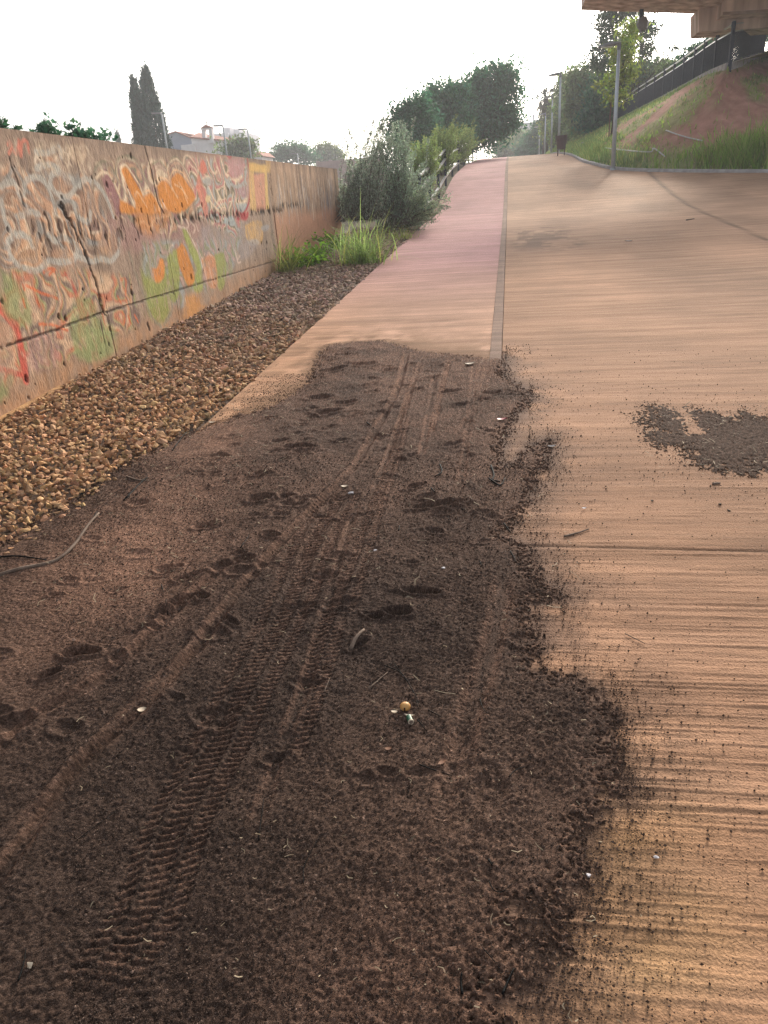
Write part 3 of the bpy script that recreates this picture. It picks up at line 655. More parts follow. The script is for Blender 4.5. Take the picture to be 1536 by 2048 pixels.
fill(z8((665, 200), (700, 185), (728, 215), (715, 240), (680, 230)), (176, 172, 164), .85, .7); fill(z8((690, 290), (715, 300), (700, 340), (680, 320)), (226, 200, 150), .85, .7)
fill(z8((820, 205), (870, 215), (900, 190), (885, 175), (860, 195)), CREAM, .9, .8)
fill(z8((812, 80), (905, 75), (910, 150), (880, 190), (840, 190), (815, 140)), (192, 150, 146), .85, .8)
stroke(z8((825, 225), (865, 245), (905, 225), (922, 170), (920, 90)), (172, 170, 164), .030, .9, .8)
fill(z8((858, 265), (930, 240), (925, 320), (890, 300)), (176, 148, 148), .8, .75); fill(z8((855, 300), (890, 335), (925, 310), (920, 345), (870, 350)), CREAM, .85, .8); fill(z8((860, 345), (925, 345), (915, 385), (885, 395)), (168, 174, 170), .9, .8)
stroke(z8((928, 70), (942, 160), (945, 250), (935, 350), (905, 410)), (176, 70, 74), .026, .95, .85); fill(z8((858, 380), (900, 400), (935, 395), (925, 440), (870, 440)), (178, 62, 66), .9, .7); fill(z8((800, 62), (835, 62), (825, 85)), (190, 70, 76), .8, .7)
fill(z8((938, 105), (1030, 115), (1035, 165), (1000, 160), (940, 160)), (224, 184, 112), .95, .85, sm=False); fill(z8((940, 160), (968, 160), (985, 390), (945, 385)), (222, 182, 122), .9, .85, sm=False); fill(z8((965, 175), (1030, 165), (1040, 380), (985, 390)), (214, 156, 128), .9, .85, sm=False); fill(z8((1028, 115), (1042, 120), (1058, 375), (1040, 380)), (222, 186, 118), .9, .85, sm=False); fill(z8((1035, 85), (1068, 90), (1066, 160), (1042, 160)), (208, 170, 110), .85, .7, sm=False)
fill(z8((915, 470), (1010, 450), (1015, 580), (930, 560)), (216, 172, 106), .8, .5); fill(z8((930, 560), (985, 555), (1000, 585), (945, 592)), (170, 160, 152), .85, .8); fill(z8((1010, 480), (1055, 475), (1050, 505), (1015, 505)), (160, 156, 154), .8, .7)
fill(z8((790, 430), (845, 425), (850, 465), (800, 470)), (160, 178, 178), .8, .7)
for l in [[(565, 430), (580, 470), (570, 490)], [(590, 450), (620, 490), (610, 520)], [(625, 470), (640, 510)], [(490, 590), (470, 610), (460, 660)], [(520, 480), (560, 490)], [(430, 330), (440, 370)], [(855, 620), (870, 670), (885, 650)], [(860, 640), (875, 690), (890, 690)]]: stroke(z8(*l), (222, 196, 176), .016, .8, .7)
# green and orange letters below
fill(z8((300, 740), (320, 860), (345, 1000), (400, 1050), (450, 1030), (475, 950), (470, 840), (440, 700), (420, 790), (340, 780)), GRN, .85, .72, .05)
for l in [[(230, 640), (300, 840), (360, 1010), (420, 1070)], [(470, 850), (490, 960), (440, 1060)]]: stroke(z8(*l), (150, 142, 122), .03, .7, .6)
fill(z8((455, 660), (500, 620), (525, 640), (530, 800), (520, 900), (480, 920)), GRN, .85, .72); fill(z8((545, 500), (565, 500), (600, 570), (640, 650), (668, 790), (655, 870), (610, 850), (620, 720), (570, 590)), (160, 168, 92), .9, .75)
stroke(z8((535, 495), (560, 490), (575, 510), (630, 610), (665, 720)), (214, 200, 176), .014, .8, .65)
fill(z8((510, 620), (550, 585), (590, 680), (620, 790), (585, 840), (555, 780), (525, 700)), ORG, .9, .8); fill(z8((365, 725), (395, 725), (415, 668), (440, 690), (438, 780), (400, 812), (372, 780)), (222, 142, 70), .95, .82); 
fill(z8((735, 650), (790, 640), (805, 720), (795, 830), (755, 840)), GRN, .8, .65); fill(z8((655, 670), (735, 660), (750, 830), (700, 830)), (216, 150, 104), .8, .6)
for l in [[(650, 640), (665, 670), (680, 640)], [(700, 640), (720, 660)], [(670, 700), (690, 800)], [(700, 690), (725, 830)]]: stroke(z8(*l), (224, 190, 168), .014, .85, .7)
fill(z8((560, 890), (640, 870), (670, 960), (560, 1040)), (212, 150, 84), .8, .6, .05); fill(z8((640, 880), (720, 850), (720, 900), (660, 950)), (170, 150, 132), .6, .5)
# lower left: corals, greens, orange scribble
fill(z7((525, 1110), (560, 1180), (610, 1280), (685, 1440), (640, 1515), (600, 1380), (560, 1220)), COR, .9, .75); fill(z7((690, 1300), (712, 1320), (735, 1405), (690, 1400)), COR, .85, .75); stroke(z7((500, 1090), (560, 1210)), COR, .014, .8, .6)
stroke(pxl((-60, 560), (0, 615), (30, 655), (42, 700), (52, 760)), COR, .055, .92, .8); stroke(pxl((-40, 725), (0, 738), (42, 748)), COR, .03, .9, .75)
fill(pxl((-60, 640), (20, 650), (35, 700), (20, 735), (-60, 720)), (204, 160, 130), .7, .6)
for pl in [[(0, 540), (30, 560), (60, 610), (60, 650), (20, 640), (0, 600)], [(150, 590), (190, 610), (215, 700), (160, 720), (140, 660)], [(0, 750), (15, 770), (10, 800), (-40, 800)], [(165, 660), (225, 650), (235, 700), (175, 725)]]: fill(pxl(*pl), (152, 160, 108), .75, .5, .04)
fill(pxl((50, 670), (100, 665), (120, 720), (60, 740)), (180, 142, 136), .6, .5, .05)
for l in [[(930, 1150), (950, 1130), (970, 1160), (965, 1290), (975, 1310)], [(330, 1090), (420, 1070), (380, 1120)], [(180, 1200), (190, 1230)], [(285, 1310), (300, 1340)], [(180, 1300), (195, 1360)], [(300, 1490), (420, 1500), (520, 1540)], [(1035, 1420), (1060, 1480)], [(940, 1400), (960, 1440), (950, 1500)], [(905, 1280), (930, 1340)], [(985, 1430), (1010, 1490)], [(200, 1200), (340, 1260), (440, 1300)]]: stroke(z7(*l), (222, 116, 70), .016, .8, .6)
for q in range(70):
    a, b = RNG.uniform(500, 1200), RNG.uniform(1080, 1560); stroke(z7((a, b), (a+18, b+60)), [(178, 168, 118), (206, 166, 130), (150, 116, 96)][q % 3], .007, .6, .5, q)
for yy_, zz_, r_, c_ in [(*z7((780, 1150))[0], .03, (176, 170, 158)), (*pxl((655, 400))[0], .14, (134, 140, 152)), (*pxl((662, 370))[0], .16, (140, 142, 150))]:
    put(np.exp(-((CY-yy_)**2+((CZ-zz_)*.8)**2)/r_**2), c_, .6, .45)
for q in range(130):
    a = RNG.uniform(12.8, 17.7); b = RNG.uniform(1.55, 2.15); stroke([(a, b), (a+.02, b-.10), (a+.01, b-RNG.uniform(.18, .4))], [(206, 190, 170), (92, 74, 62), (150, 152, 158)][q % 3], .016, .7, .5, q)
# joints, cracks, spalls: colour and depth
dep = np.zeros(CY.shape)
def cut(pts, wd, dp, dark, rag=.02, s=0, thr=0.0):
    global CV, dep
    r = bb(pts, .3); a = CY[r]; b = CZ[r]
    d, _, _ = polydist(a+rag*(fbm(a*14, b*14, 500+s, 3)-.5), b+rag*(fbm(a*14, b*14, 540+s, 3)-.5), pts)
    m = sstep(wd, wd*.35, d)
    if thr: m = m*sstep(thr, thr+.08, fbm(a*18, b*7, 560+s, 3))
    dep[r] = np.maximum(dep[r], m*dp); C_ = CV[r]; CV[r] = C_*(1-m[:, None]*dark)+m[:, None]*dark*np.array((.022, .016, .014))
cut(pxl((-100, 727), (0, 697), (110, 661), (208, 624)), .016, .010, .85, .02, 1, .28)
cut([(6.72, .775), (9, .775), (12.4, .77)], .012, .008, .75, .015, 2, .25)
cut(pxl((125, 412), (150, 460), (175, 520), (190, 560), (200, 600), (211, 630)), .019, .014, .88, .09, 3, .22)
cut(pxl((120, 410), (135, 425), (160, 475)), .05, .014, .9, .12, 4, .5)
cut(pxl((213, 630), (222, 665), (233, 712)), .008, .006, .8, .01, 5); cut(pxl((200, 640), (208, 680), (216, 722)), .006, .005, .7, .01, 15)
cut(pxl((18, 318), (35, 365), (48, 415)), .010, .006, .7, .03, 6, .4)
cut(z7((1110, 130), (1160, 300), (1215, 560), (1260, 640)), .010, .012, .9, .008, 7)
cut([(12.62, 1.55), (12.66, .72)], .024, .016, .95, .02, 8); cut([(12.7, 2.28), (12.62, 1.6)], .012, .006, .6, .03, 9, .4)
band = np.exp(-((CZ-1.54+.05*(fbm(CY*3, CZ*0, 571)-.5))/.05)**2)
m = band*sstep(.53, .60, fbm(CY*22, CZ*5, 573, 4))*sstep(8.2, 8.5, CY)*sstep(13.9, 12.6, CY)
m2 = np.exp(-((CZ-1.60)/.05)**2)*sstep(.45, .6, fbm(CY*16, CZ*7, 575, 4))*sstep(12.9, 13.2, CY)*sstep(14.9, 14.2, CY)
m3 = np.exp(-((CZ-1.50)/.16)**2)*sstep(.58, .66, fbm(CY*26, CZ*7, 577, 4))*sstep(5.6, 6.0, CY)*sstep(8.6, 8.0, CY)
m = np.clip(np.maximum(np.maximum(m, m2), m3*.6), 0, 1); CV = CV*(1-.92*m[..., None])+.92*m[..., None]*np.array((.03, .022, .02)); dep = np.maximum(dep, m*.012)
for q in range(120):
    a = RNG.uniform(4.4, 12.6); b = RNG.uniform(.3, 2.2); r_ = min(RNG.exponential(.006)+.005, .022)
    r = (np.abs(CY-a) < .15) & (np.abs(CZ-b) < .2)
    mm = sstep(1, .5, np.hypot((CY[r]-a)/r_, (CZ[r]-b)/(r_*1.7))+.5*(n_g[r]-.5)); dep[r] = np.maximum(dep[r], mm*.012); CV[r] = CV[r]*(1-.85*mm[:, None])+.85*mm[:, None]*np.array((.04, .028, .025))
for c_ in [(118, 633), (131, 637), (53, 758), (264, 585), (383, 553)]:
    p = pxl(c_)[0]; r = (np.abs(CY-p[0]) < .2) & (np.abs(CZ-p[1]) < .2); mm = sstep(1.1, .6, np.hypot((CY[r]-p[0])/.020, (CZ[r]-p[1])/.034)+.5*(n_g[r]-.5)); dep[r] = np.maximum(dep[r], mm*.02); CV[r] = CV[r]*(1-.9*mm[:, None])+.9*mm[:, None]*np.array((.025, .02, .018))
# dark weathering fringe under the top edge
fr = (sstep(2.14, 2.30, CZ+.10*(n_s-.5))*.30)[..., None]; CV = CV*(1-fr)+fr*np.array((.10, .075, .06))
wall = thing('concrete_wall', (WX, 8.0, 0), 'long low concrete wall covered in worn peeling graffiti along the gravel', 'wall')
def wall_panel(y0, y1, st, label):
    n = max(2, int((y1-y0)/st)); ys = np.linspace(y0+.003, y1-.003, n); zs = np.linspace(-.2, WTOP, int(2.48/st))
    A, B = np.meshgrid(ys, zs)
    ia = np.clip(((A-cy[0])/.012).round().astype(int), 0, len(cy)-1); ib = np.clip(((B-cz[0])/.012).round().astype(int), 0, len(cz)-1)
    fa = (A-cy[0])/.012; a0 = np.clip(np.floor(fa).astype(int), 0, len(cy)-2); ta = np.clip(fa-a0, 0, 1)[..., None]
    fb = (B-cz[0])/.012; b0 = np.clip(np.floor(fb).astype(int), 0, len(cz)-2); tb = np.clip(fb-b0, 0, 1)[..., None]
    smp = lambda Q: (Q[b0, a0]*(1-ta)+Q[b0, a0+1]*ta)*(1-tb)+(Q[b0+1, a0]*(1-ta)+Q[b0+1, a0+1]*ta)*tb
    c = smp(CV); dp = smp(dep[..., None])[..., 0]
    xx = WX-dp+.006*(fbm(A*3, B*3, 601, 4)-.5)+.0035*(fbm(A*30, B*14, 607, 3)-.5)
    V = np.stack([xx, A, B], -1); nr, nc = A.shape
    Fq = grid_faces(nr, nc)[:, ::-1]
    # top, back and two ends
    top0 = nr*nc; tv = np.stack([np.full(nc, WX-.28), ys, np.full(nc, WTOP)+.006*(vnoise(ys*9, ys*0, 611)-.5)], -1); bv = tv.copy(); bv[:, 2] = -.2
    i = np.arange(nc-1); r0 = (nr-1)*nc
    ft_ = np.stack([r0+i, top0+i, top0+i+1, r0+i+1], -1)[:, ::-1]; fb_ = np.stack([top0+i, top0+nc+i, top0+nc+i+1, top0+i+1], -1)[:, ::-1]
    ends = []
    for j in (0, nc-1):
        loop = [k*nc+j for k in range(nr)]+[top0+j, top0+nc+j]; 
        a_, b_ = top0+j, top0+nc+j
        ends += [(k*nc+j, (k+1)*nc+j, a_) for k in range(nr-1)]+[(j, a_, b_)]
    colr = np.vstack([c.reshape(-1, 3), np.full((nc*2, 3), rgb(132, 108, 92))])
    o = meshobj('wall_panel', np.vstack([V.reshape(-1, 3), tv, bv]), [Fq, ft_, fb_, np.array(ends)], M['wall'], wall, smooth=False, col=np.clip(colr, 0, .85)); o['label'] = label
wall_panel(-3, 4.3, .06, 'near panel with red lines'); wall_panel(4.3, 6.78, .0095, 'panel with faded grey letters and coral drips'); wall_panel(6.78, 8.36, .0105, 'panel with mauve and orange petals')
wall_panel(8.36, 12.62, .014, 'panel with orange curls, green letters and yellow bands'); wall_panel(12.62, 17.85, .024, 'unpainted brown streaked panel')
mb = MB(); mb.prism([(WX-.1, -.2), (WX+.075, -.2), (WX+.075, .0), (WX-.02, .03)], 0, 1, 1)
V = np.vstack(mb.V); 
fo = MB(); n_ = 24
for k in range(n_):
    ya, yb = -3+k*.365, -3+(k+1)*.365
    fo.hexa([(WX-.05, ya, SL*ya-.3), (WX+.05, ya, SL*ya-.3), (WX+.05, yb, SL*yb-.3), (WX-.05, yb, SL*yb-.3), (WX-.05, ya, SL*ya+.045), (WX+.045, ya, SL*ya+.03), (WX+.045, yb, SL*yb+.03), (WX-.05, yb, SL*yb+.045)])
M['footing'] = mat('ochre_stained_footing', (.50, .29, .13), (.34, .19, .09), 12, 6, .9, bump=(60, .008)); fo.build('footing', M['footing'], wall)

# ------------------------------------------------------------------ embankment, kerb
kerb_l = smooth_line([(3.45, 118, 0), (3.35, 70, 0), (3.22, 46, 0), (3.0, 36, 0), (3.12, 32.5, 0), (3.62, 29.5, 0), (5.0, 27.9, 0), (7.7, 26, 0), (10.5, 24.1, 0), (14, 21.8, 0), (22, 17, 0)], 6)
kerb_l[:, 2] = P(kerb_l[:, 1])
fence_l = np.array([(6.5, 118, 6.9), (6.6, 95, 6.3), (7.0, 73, 5.86), (7.2, 59, 5.42), (7.5, 49, 5.38), (7.7, 43, 5.36), (7.7, 38, 5.3), (7.5, 34, 5.18), (7.47, 31, 5.05), (9.86, 36, 5.85), (12, 38.5, 6.2), (16, 40, 6.4), (24, 42, 6.6)])
def resample(l, n):
    s = np.concatenate([[0], np.cumsum(np.linalg.norm(np.diff(l[:, :2], axis=0), axis=1))]); t = np.linspace(0, s[-1], n)
    return np.stack([np.interp(t, s, l[:, k]) for k in range(3)], -1)
# ruled surface matched piecewise so the far half follows the fence and the near half fans round under the bridge
ia = int(np.argmin(np.hypot(kerb_l[:, 0]-5.6, kerb_l[:, 1]-27.4)))
K_ = np.vstack([resample(kerb_l[:ia+1], 150), resample(kerb_l[ia:], 70)[1:]])
F_ = np.vstack([resample(fence_l[:9], 150), resample(fence_l[8:], 70)[1:]])
nv = 34; tt = np.linspace(0, 1, nv)
E_ = K_[None]*(1-tt[:, None, None])+F_[None]*tt[:, None, None]
prof = np.sin(tt*math.pi)*.10
E_[..., 2] += prof[:, None]+.22*(fbm(E_[..., 0]*.9, E_[..., 1]*.9, 701, 4)-.5)*np.sin(tt*math.pi)[:, None]+.05*np.minimum(1, tt*8)[:, None]
plat = []
for k, (ox, oz) in enumerate([(1.2, .15), (5, .8), (14, 2.0), (40, 3.0), (120, 4)]):
    q = F_.copy(); q[:, 0] += ox; q[:, 1] += ox*.35; q[:, 2] += oz+.2; plat.append(q)
E_ = np.concatenate([E_, np.array(plat)], 0)
gn = fbm(E_[..., 0]*.8, E_[..., 1]*.55, 711, 5); tq = np.concatenate([tt, np.ones(len(plat))])[:, None]
green = np.clip(sstep(.46, .60, gn)*.75+sstep(.30, .05, tq)*.8+sstep(.86, .97, tq)*.8+sstep(33, 46, E_[..., 1])*.55, 0, 1)[..., None]
CE = np.array((.42, .225, .17))*(.75+.5*fbm(E_[..., 0]*3, E_[..., 1]*3, 713, 3))[..., None]
CE = CE*(1-green)+green*np.array((.26, .30, .12))*(.7+.6*gn[..., None])
tag(meshobj('embankment', E_.reshape(-1, 3), grid_faces(E_.shape[0], E_.shape[1]), M['hill'], smooth=True, col=CE.reshape(-1, 3)), kind='structure')
kb = []
kp = resample(kerb_l, 220); dn = np.gradient(kp, axis=0); nrm = np.stack([-dn[:, 1], dn[:, 0]], -1); nrm /= np.linalg.norm(nrm, axis=1)[:, None]
cent = np.array([10., 60.]); sg = np.sign(((cent-kp[:, :2])*nrm).sum(1)); nrm *= sg[:, None]
for off, dz in [(-.10, -.1), (-.10, .075), (-.085, .09), (.03, .09), (.05, .07), (.05, -.1)]:
    q = kp.copy(); q[:, :2] += nrm*off; q[:, 2] += dz; kb.append(q)
kb = np.array(kb)
tag(meshobj('kerb', kb.reshape(-1, 3), grid_faces(len(kb), len(kp)), M['kerb']), kind='structure')
ww = thing('wing_wall', (3.25, 45, 3.1), 'low sloping concrete wing wall at the kerb bend beside the litter bin', 'wall')
mb = MB(); mb.hexa([(3.20, 44.0, 2.9), (3.36, 44.0, 2.9), (4.05, 46.2, 3.0), (3.89, 46.2, 3.0), (3.20, 44.0, 3.22), (3.36, 44.0, 3.22), (4.05, 46.2, 3.75), (3.89, 46.2, 3.75)]); mb.build('wall_body', M['kerb'], ww)

# ------------------------------------------------------------------ foliage tools
def leaves(C_, size, rng, asp=.42, tone=None, up=0.0, hang=0.0):
    n = len(C_); a = rng.normal(size=(n, 3)); a[:, 2] += up-hang; a /= np.linalg.norm(a, axis=1)[:, None]
    b = rng.normal(size=(n, 3)); b -= (b*a).sum(1)[:, None]*a; b /= np.linalg.norm(b, axis=1)[:, None]
    L = (size*rng.uniform(.6, 1.35, n))[:, None]
    V = np.stack([C_-a*L*.5, C_+b*L*asp*.5, C_+a*L*.5, C_-b*L*asp*.5], 1).reshape(-1, 3)
    Fq = np.arange(4*n).reshape(n, 4)
    t = np.ones((n, 3)) if tone is None else tone
    t = t*rng.uniform(.65, 1.4, (n, 1))*rng.uniform(.9, 1.1, (n, 3))
    return V, Fq, np.repeat(t, 4, 0)
def clumps(ells, nc, nl, rad, rng, shell=.55):
    """leaf centres: clumps spread in ellipsoids (cx,cy,cz,rx,ry,rz), several leaves a clump"""
    out = []; tone = []
    vol = np.array([e[3]*e[4]*e[5] for e in ells])**.67; cnt = np.maximum(3, (nc*vol/vol.sum())).astype(int)
    for e, k in zip(ells, cnt):
        d = rng.normal(size=(k, 3)); d /= np.linalg.norm(d, axis=1)[:, None]; r = (shell+(1.08-shell)*rng.random(k)**.7)*(1+.26*(rng.random(k) < .16)*rng.random(k))
        c = np.array(e[:3])+d*r[:, None]*np.array(e[3:6])
        for q in c:
            m = max(3, int(nl*rng.uniform(.3, 1.7))); p = q+rng.normal(size=(m, 3))*rad*rng.uniform(.45, 1.5)*np.array([1, 1, .75]); out.append(p)
            tone.append(np.full((m, 3), rng.uniform(.7, 1.35))*np.array([rng.uniform(.85, 1.2), 1, rng.uniform(.8, 1.1)]))
    return np.vstack(out), np.vstack(tone)
def ell(px, py, rx, ry, Y, deep=1.0):
    c = aty(px, py, Y); return (c[0], c[1], c[2], rx*Y*.00063, rx*Y*.00063*deep, ry*Y*.00052)
def tree(name, label, cat, ells, base, lm, leaf=.16, nc=200, nl=26, rad=.28, trunk=.14, group=None, asp=.42, hang=0, up=0, limbs=True, shell=.5, seed=0):
    rng = np.random.default_rng(1000+seed)
    base = np.array(base, float); t = thing(name, base, label, cat, group)
    big = max(ells, key=lambda e: e[3]*e[5]); top = np.array(big[:3]); mb = MB()
    mid = base*.5+top*.5+np.array([rng.normal(0, .1), rng.normal(0, .1), 0])
    mb.tube(smooth_line([base-np.array([0, 0, .15]), base*.75+mid*.25, mid, top], 4), np.linspace(trunk, trunk*.3, 13), 7)
    if limbs:
        for e in ells:
            for k in range(2):
                d = rng.normal(size=3); d /= np.linalg.norm(d); q = np.array(e[:3])+d*np.array(e[3:6])*.7
                s_ = mid*rng.uniform(.4, .9); s_ = base+(top-base)*rng.uniform(.35, .75); mb.tube(smooth_line([s_, s_*.5+q*.5+np.array([0, 0, .1*e[5]]), q], 3), np.linspace(trunk*.42, trunk*.08, 7), 5)
    mb.build('trunk', M['bark'], t, smooth=True)
    P_, tn = clumps(ells, nc, nl, rad, rng, shell)
    V, Fq, c = leaves(P_, leaf, rng, asp, tn, up, hang); meshobj('crown', V, Fq, lm, t, col=c)
    return t

# ------------------------------------------------------------------ big trees behind the shrubs
tree('broadleaf_tree', 'tallest dark green tree leaning over the crest of the pink lane', 'tree',
     [ell(*a, 52) for a in [(985, 165, 40, 34), (1005, 200, 36, 40), (955, 190, 36, 36), (985, 240, 44, 36), (940, 235, 34, 40), (1015, 150, 22, 18), (1012, 245, 20, 26), (965, 275, 30, 22), (930, 205, 26, 28)]], (-3.0, 52, 3.4), M['leaf_dark'], .26, 630, 30, 0.32, .22, hang=.5, shell=.68, seed=1)
tree('broadleaf_tree', 'middle dark green tree of the clump left of the pink lane', 'tree',
     [ell(*a, 46) for a in [(885, 200, 36, 26), (905, 240, 34, 34), (865, 235, 30, 34), (880, 272, 36, 30), (910, 185, 22, 16)]], (-3.9, 46, 2.7), M['leaf_dark'], .24, 450, 28, 0.29, .2, shell=.68, seed=2)
tree('broadleaf_tree', 'lowest of three dark green trees, nearest the tall spindly shrub', 'tree',
     [ell(*a, 40) for a in [(815, 230, 24, 26), (840, 245, 26, 30), (805, 262, 24, 30), (838, 215, 20, 18), (830, 285, 34, 30)]], (-4.6, 40, 2.2), M['leaf_dark'], .2, 330, 26, 0.24, .16, shell=.68, seed=3)

# ------------------------------------------------------------------ shrubs by the lane: many upright shoots with small leaves
def shoot_shrub(label, base, shoots, lm, leaf=.035, seed=0, per=60, wig=.05, tone=(1, 1, 1), group=None, cat='shrub', name='shrub', spread=.03):
    rng = np.random.default_rng(2000+seed); base = np.array(base, float); t = thing(name, base, label, cat, group)
    mb = MB(); Cs = []; Ts = []
    for tip in shoots:
        tip = np.array(tip, float); L = np.linalg.norm(tip-base); b0 = base+np.array([rng.normal(0, .30), rng.normal(0, .35), 0]); b0[0] = min(b0[0], -2.3)
        mid = b0*.45+tip*.55+rng.normal(size=3)*wig*L; mid[2] += .06*L
        ln = smooth_line([b0, mid, tip], 6); mb.tube(ln, np.linspace(.008, .002, len(ln)), 4, cap=False)
        k = max(8, int(per*L)); u = rng.random(k)**.75*.92+.08; i = (u*(len(ln)-1)).astype(int).clip(0, len(ln)-2); f = (u*(len(ln)-1)-i)[:, None]
        p = ln[i]*(1-f)+ln[i+1]*f+rng.normal(size=(k, 3))*(spread*(1.4-u))[:, None]*1.6
        Cs.append(p); Ts.append(np.full((k, 3), rng.uniform(.75, 1.3))*np.array(tone))
    mb.build('stems', M['bark'], t)
    V, Fq, c = leaves(np.vstack(Cs), leaf, rng, .38, np.vstack(Ts), up=.5); meshobj('foliage', V, Fq, lm, t, col=c); return t
rg = np.random.default_rng(5)
def tips(pts, Y, n, jx=18, jy=22, dY=.7): 
    o = []
    for k in range(n):
        p = pts[rg.integers(len(pts))]; o.append(aty(p[0]+rg.normal(0, jx), p[1]+rg.normal(0, jy), Y+rg.uniform(-dY, dY)))
    return o
shoot_shrub('tall spindly grey green shrub with loose upright sprays at the wall end', aty(725, 440, 17.6), [aty(*p, 18) for p in [(697, 258), (690, 275), (700, 285), (712, 300), (735, 248), (742, 262), (748, 240), (756, 262), (765, 236), (770, 228), (778, 232), (785, 250), (730, 285), (722, 310), (760, 285)]]+tips([(720, 350), (745, 320), (770, 300), (700, 350), (735, 390), (700, 400), (690, 380), (700, 430), (720, 420)], 18.0, 150), M['leaf_grey'], .055, 1, 90)
shoot_shrub('dense dark grey green shrub hiding the rail by the pink lane', aty(800, 455, 18.2), tips([(780, 290), (800, 260), (815, 300), (800, 350), (830, 330), (840, 380), (770, 370), (790, 410), (830, 420), (860, 400)], 18.5, 170, 22, 24, .9), M['leaf_grey'], .055, 2, 85, tone=(.82, .92, .88))
shoot_shrub('low leafy branches arching out over the left edge of the pink lane', aty(838, 445, 17.9), [aty(*p, Y_) for p, Y_ in [((900, 395), 18), ((893, 410), 17.7), ((884, 425), 17.4), ((872, 438), 17.2), ((890, 385), 18.4), ((880, 400), 18), ((865, 415), 17.7), ((860, 430), 17.5), ((898, 402), 18.1), ((886, 380), 18.6), ((855, 440), 17.4)]]+tips([(860, 410), (850, 420), (845, 390)], 17.9, 45, 12, 14, .3), M['leaf_grey'], .05, 3, 110, tone=(1.05, 1.1, .9))
for k_, (bx_, by_, Y_, tp, lb) in enumerate([(850, 385, 23, [(840, 300), (855, 290), (870, 280), (830, 310), (850, 330), (870, 330)], 'feathery green shrub pushing through the lane rail, nearest of its row'),
                                     (890, 350, 29, [(880, 265), (895, 270), (905, 262), (870, 280), (890, 300), (905, 310)], 'feathery shrub with tan tips behind the middle of the lane rail'),
                                     (925, 325, 37, [(915, 270), (930, 268), (940, 275), (910, 290), (925, 300), (935, 305)], 'feathery shrub behind the far end of the lane rail')]):
    b_ = aty(bx_, by_, Y_+.6); b_[0] = min(b_[0], -2.5)
    shoot_shrub(lb, b_, tips(tp, Y_+.6, 120, 10, 12, 1.2), M['leaf_olive'], .075, 10+k_, 60, tone=(1.6, 1.5, 1.3), group='feathery shrubs along the lane rail')

# ------------------------------------------------------------------ grasses and weeds on the gravel
def blades(label, name, cat, base, n, length, wd, lm, seed, spread=.1, lean=.55, tone=(1, 1, 1), group=None, tall=()):
    rng = np.random.default_rng(3000+seed); base = np.array(base, float); t = thing(name, base, label, cat, group)
    def mk(items, nm):
        V = []; Q = []; Cc = []; n_ = 0
        for (b0, d, L, bend, w_, tn) in items:
            side = np.cross(d, (0, 0, 1.)); side /= np.linalg.norm(side)+1e-9
            hd = np.array([d[0], d[1], 0]); hd /= np.linalg.norm(hd)+1e-9
            for k in range(7):
                u = k/6; p = b0+d*L*u+hd*bend*L*u*u*.8-np.array([0, 0, 1])*bend*L*u*u*u*.75; ww_ = w_*(1-u**1.6)*(1 if u > 0 else .8)+.0006
                V += [p-side*ww_/2, p+side*ww_/2]; Cc += [tn, tn]
            Q += [(n_+2*k, n_+2*k+1, n_+2*k+3, n_+2*k+2) for k in range(6)]; n_ += 14
        meshobj(nm, np.array(V), np.array(Q), lm, t, col=np.array(Cc))
    it = []
    for k in range(n):
        a = rng.uniform(0, 6.283); ti = abs(rng.normal(0, lean)); d = np.array([math.sin(ti)*math.cos(a), math.sin(ti)*math.sin(a), math.cos(ti)])
        tn = np.array(tone)*rng.uniform(.6, 1.5); 
        if rng.random() < .14: tn = np.array((1.9, 1.5, 1.2))
        it.append((base+np.array([rng.normal(0, spread), rng.normal(0, spread), -.02]), d, length*rng.uniform(.45, 1.15), rng.uniform(.2, .9), wd*rng.uniform(.6, 1.2), tn))
    mk(it, 'blades')
    if tall:
        mk([(base+np.array([rng.normal(0, .05), rng.normal(0, .05), 0]), np.array(dv)/np.linalg.norm(dv), L, bd, wd*1.2, np.array(tone)*1.2) for dv, L, bd in tall], 'tall_stems')
    return t
b1 = gp(725, 525); b2 = gp(572, 545); b3 = gp(800, 478)
blades('big bushy green grass tuft on the gravel near the pink lane', 'grass_tuft', 'grass', b1, 300, 1.05, .019, M['grass'], 1, .17, .80, (1.0, 1.05, .95), None, [((.03, .1, 1), 1.25, .05), ((.13, .1, 1), 1.1, .15), ((-.35, 0, .9), .95, .45), ((-.18, .1, 1), .9, .1)])
blades('thin straggly brownish grass clump against the wall foot', 'grass_tuft', 'grass', b2, 120, 1.0, .016, M['grass'], 2, .11, .75, (.95, .82, .7), None, [((.45, .2, .9), 1.0, .3), ((.65, .2, .8), 1.1, .35), ((-.35, .2, 1), .8, .2)])
blades('flat yellowish dry grass tuft at the lane edge behind the big tuft', 'grass_tuft', 'grass', b3, 150, .42, .012, M['grass'], 3, .16, 1.05, (1.25, 1.05, .7))
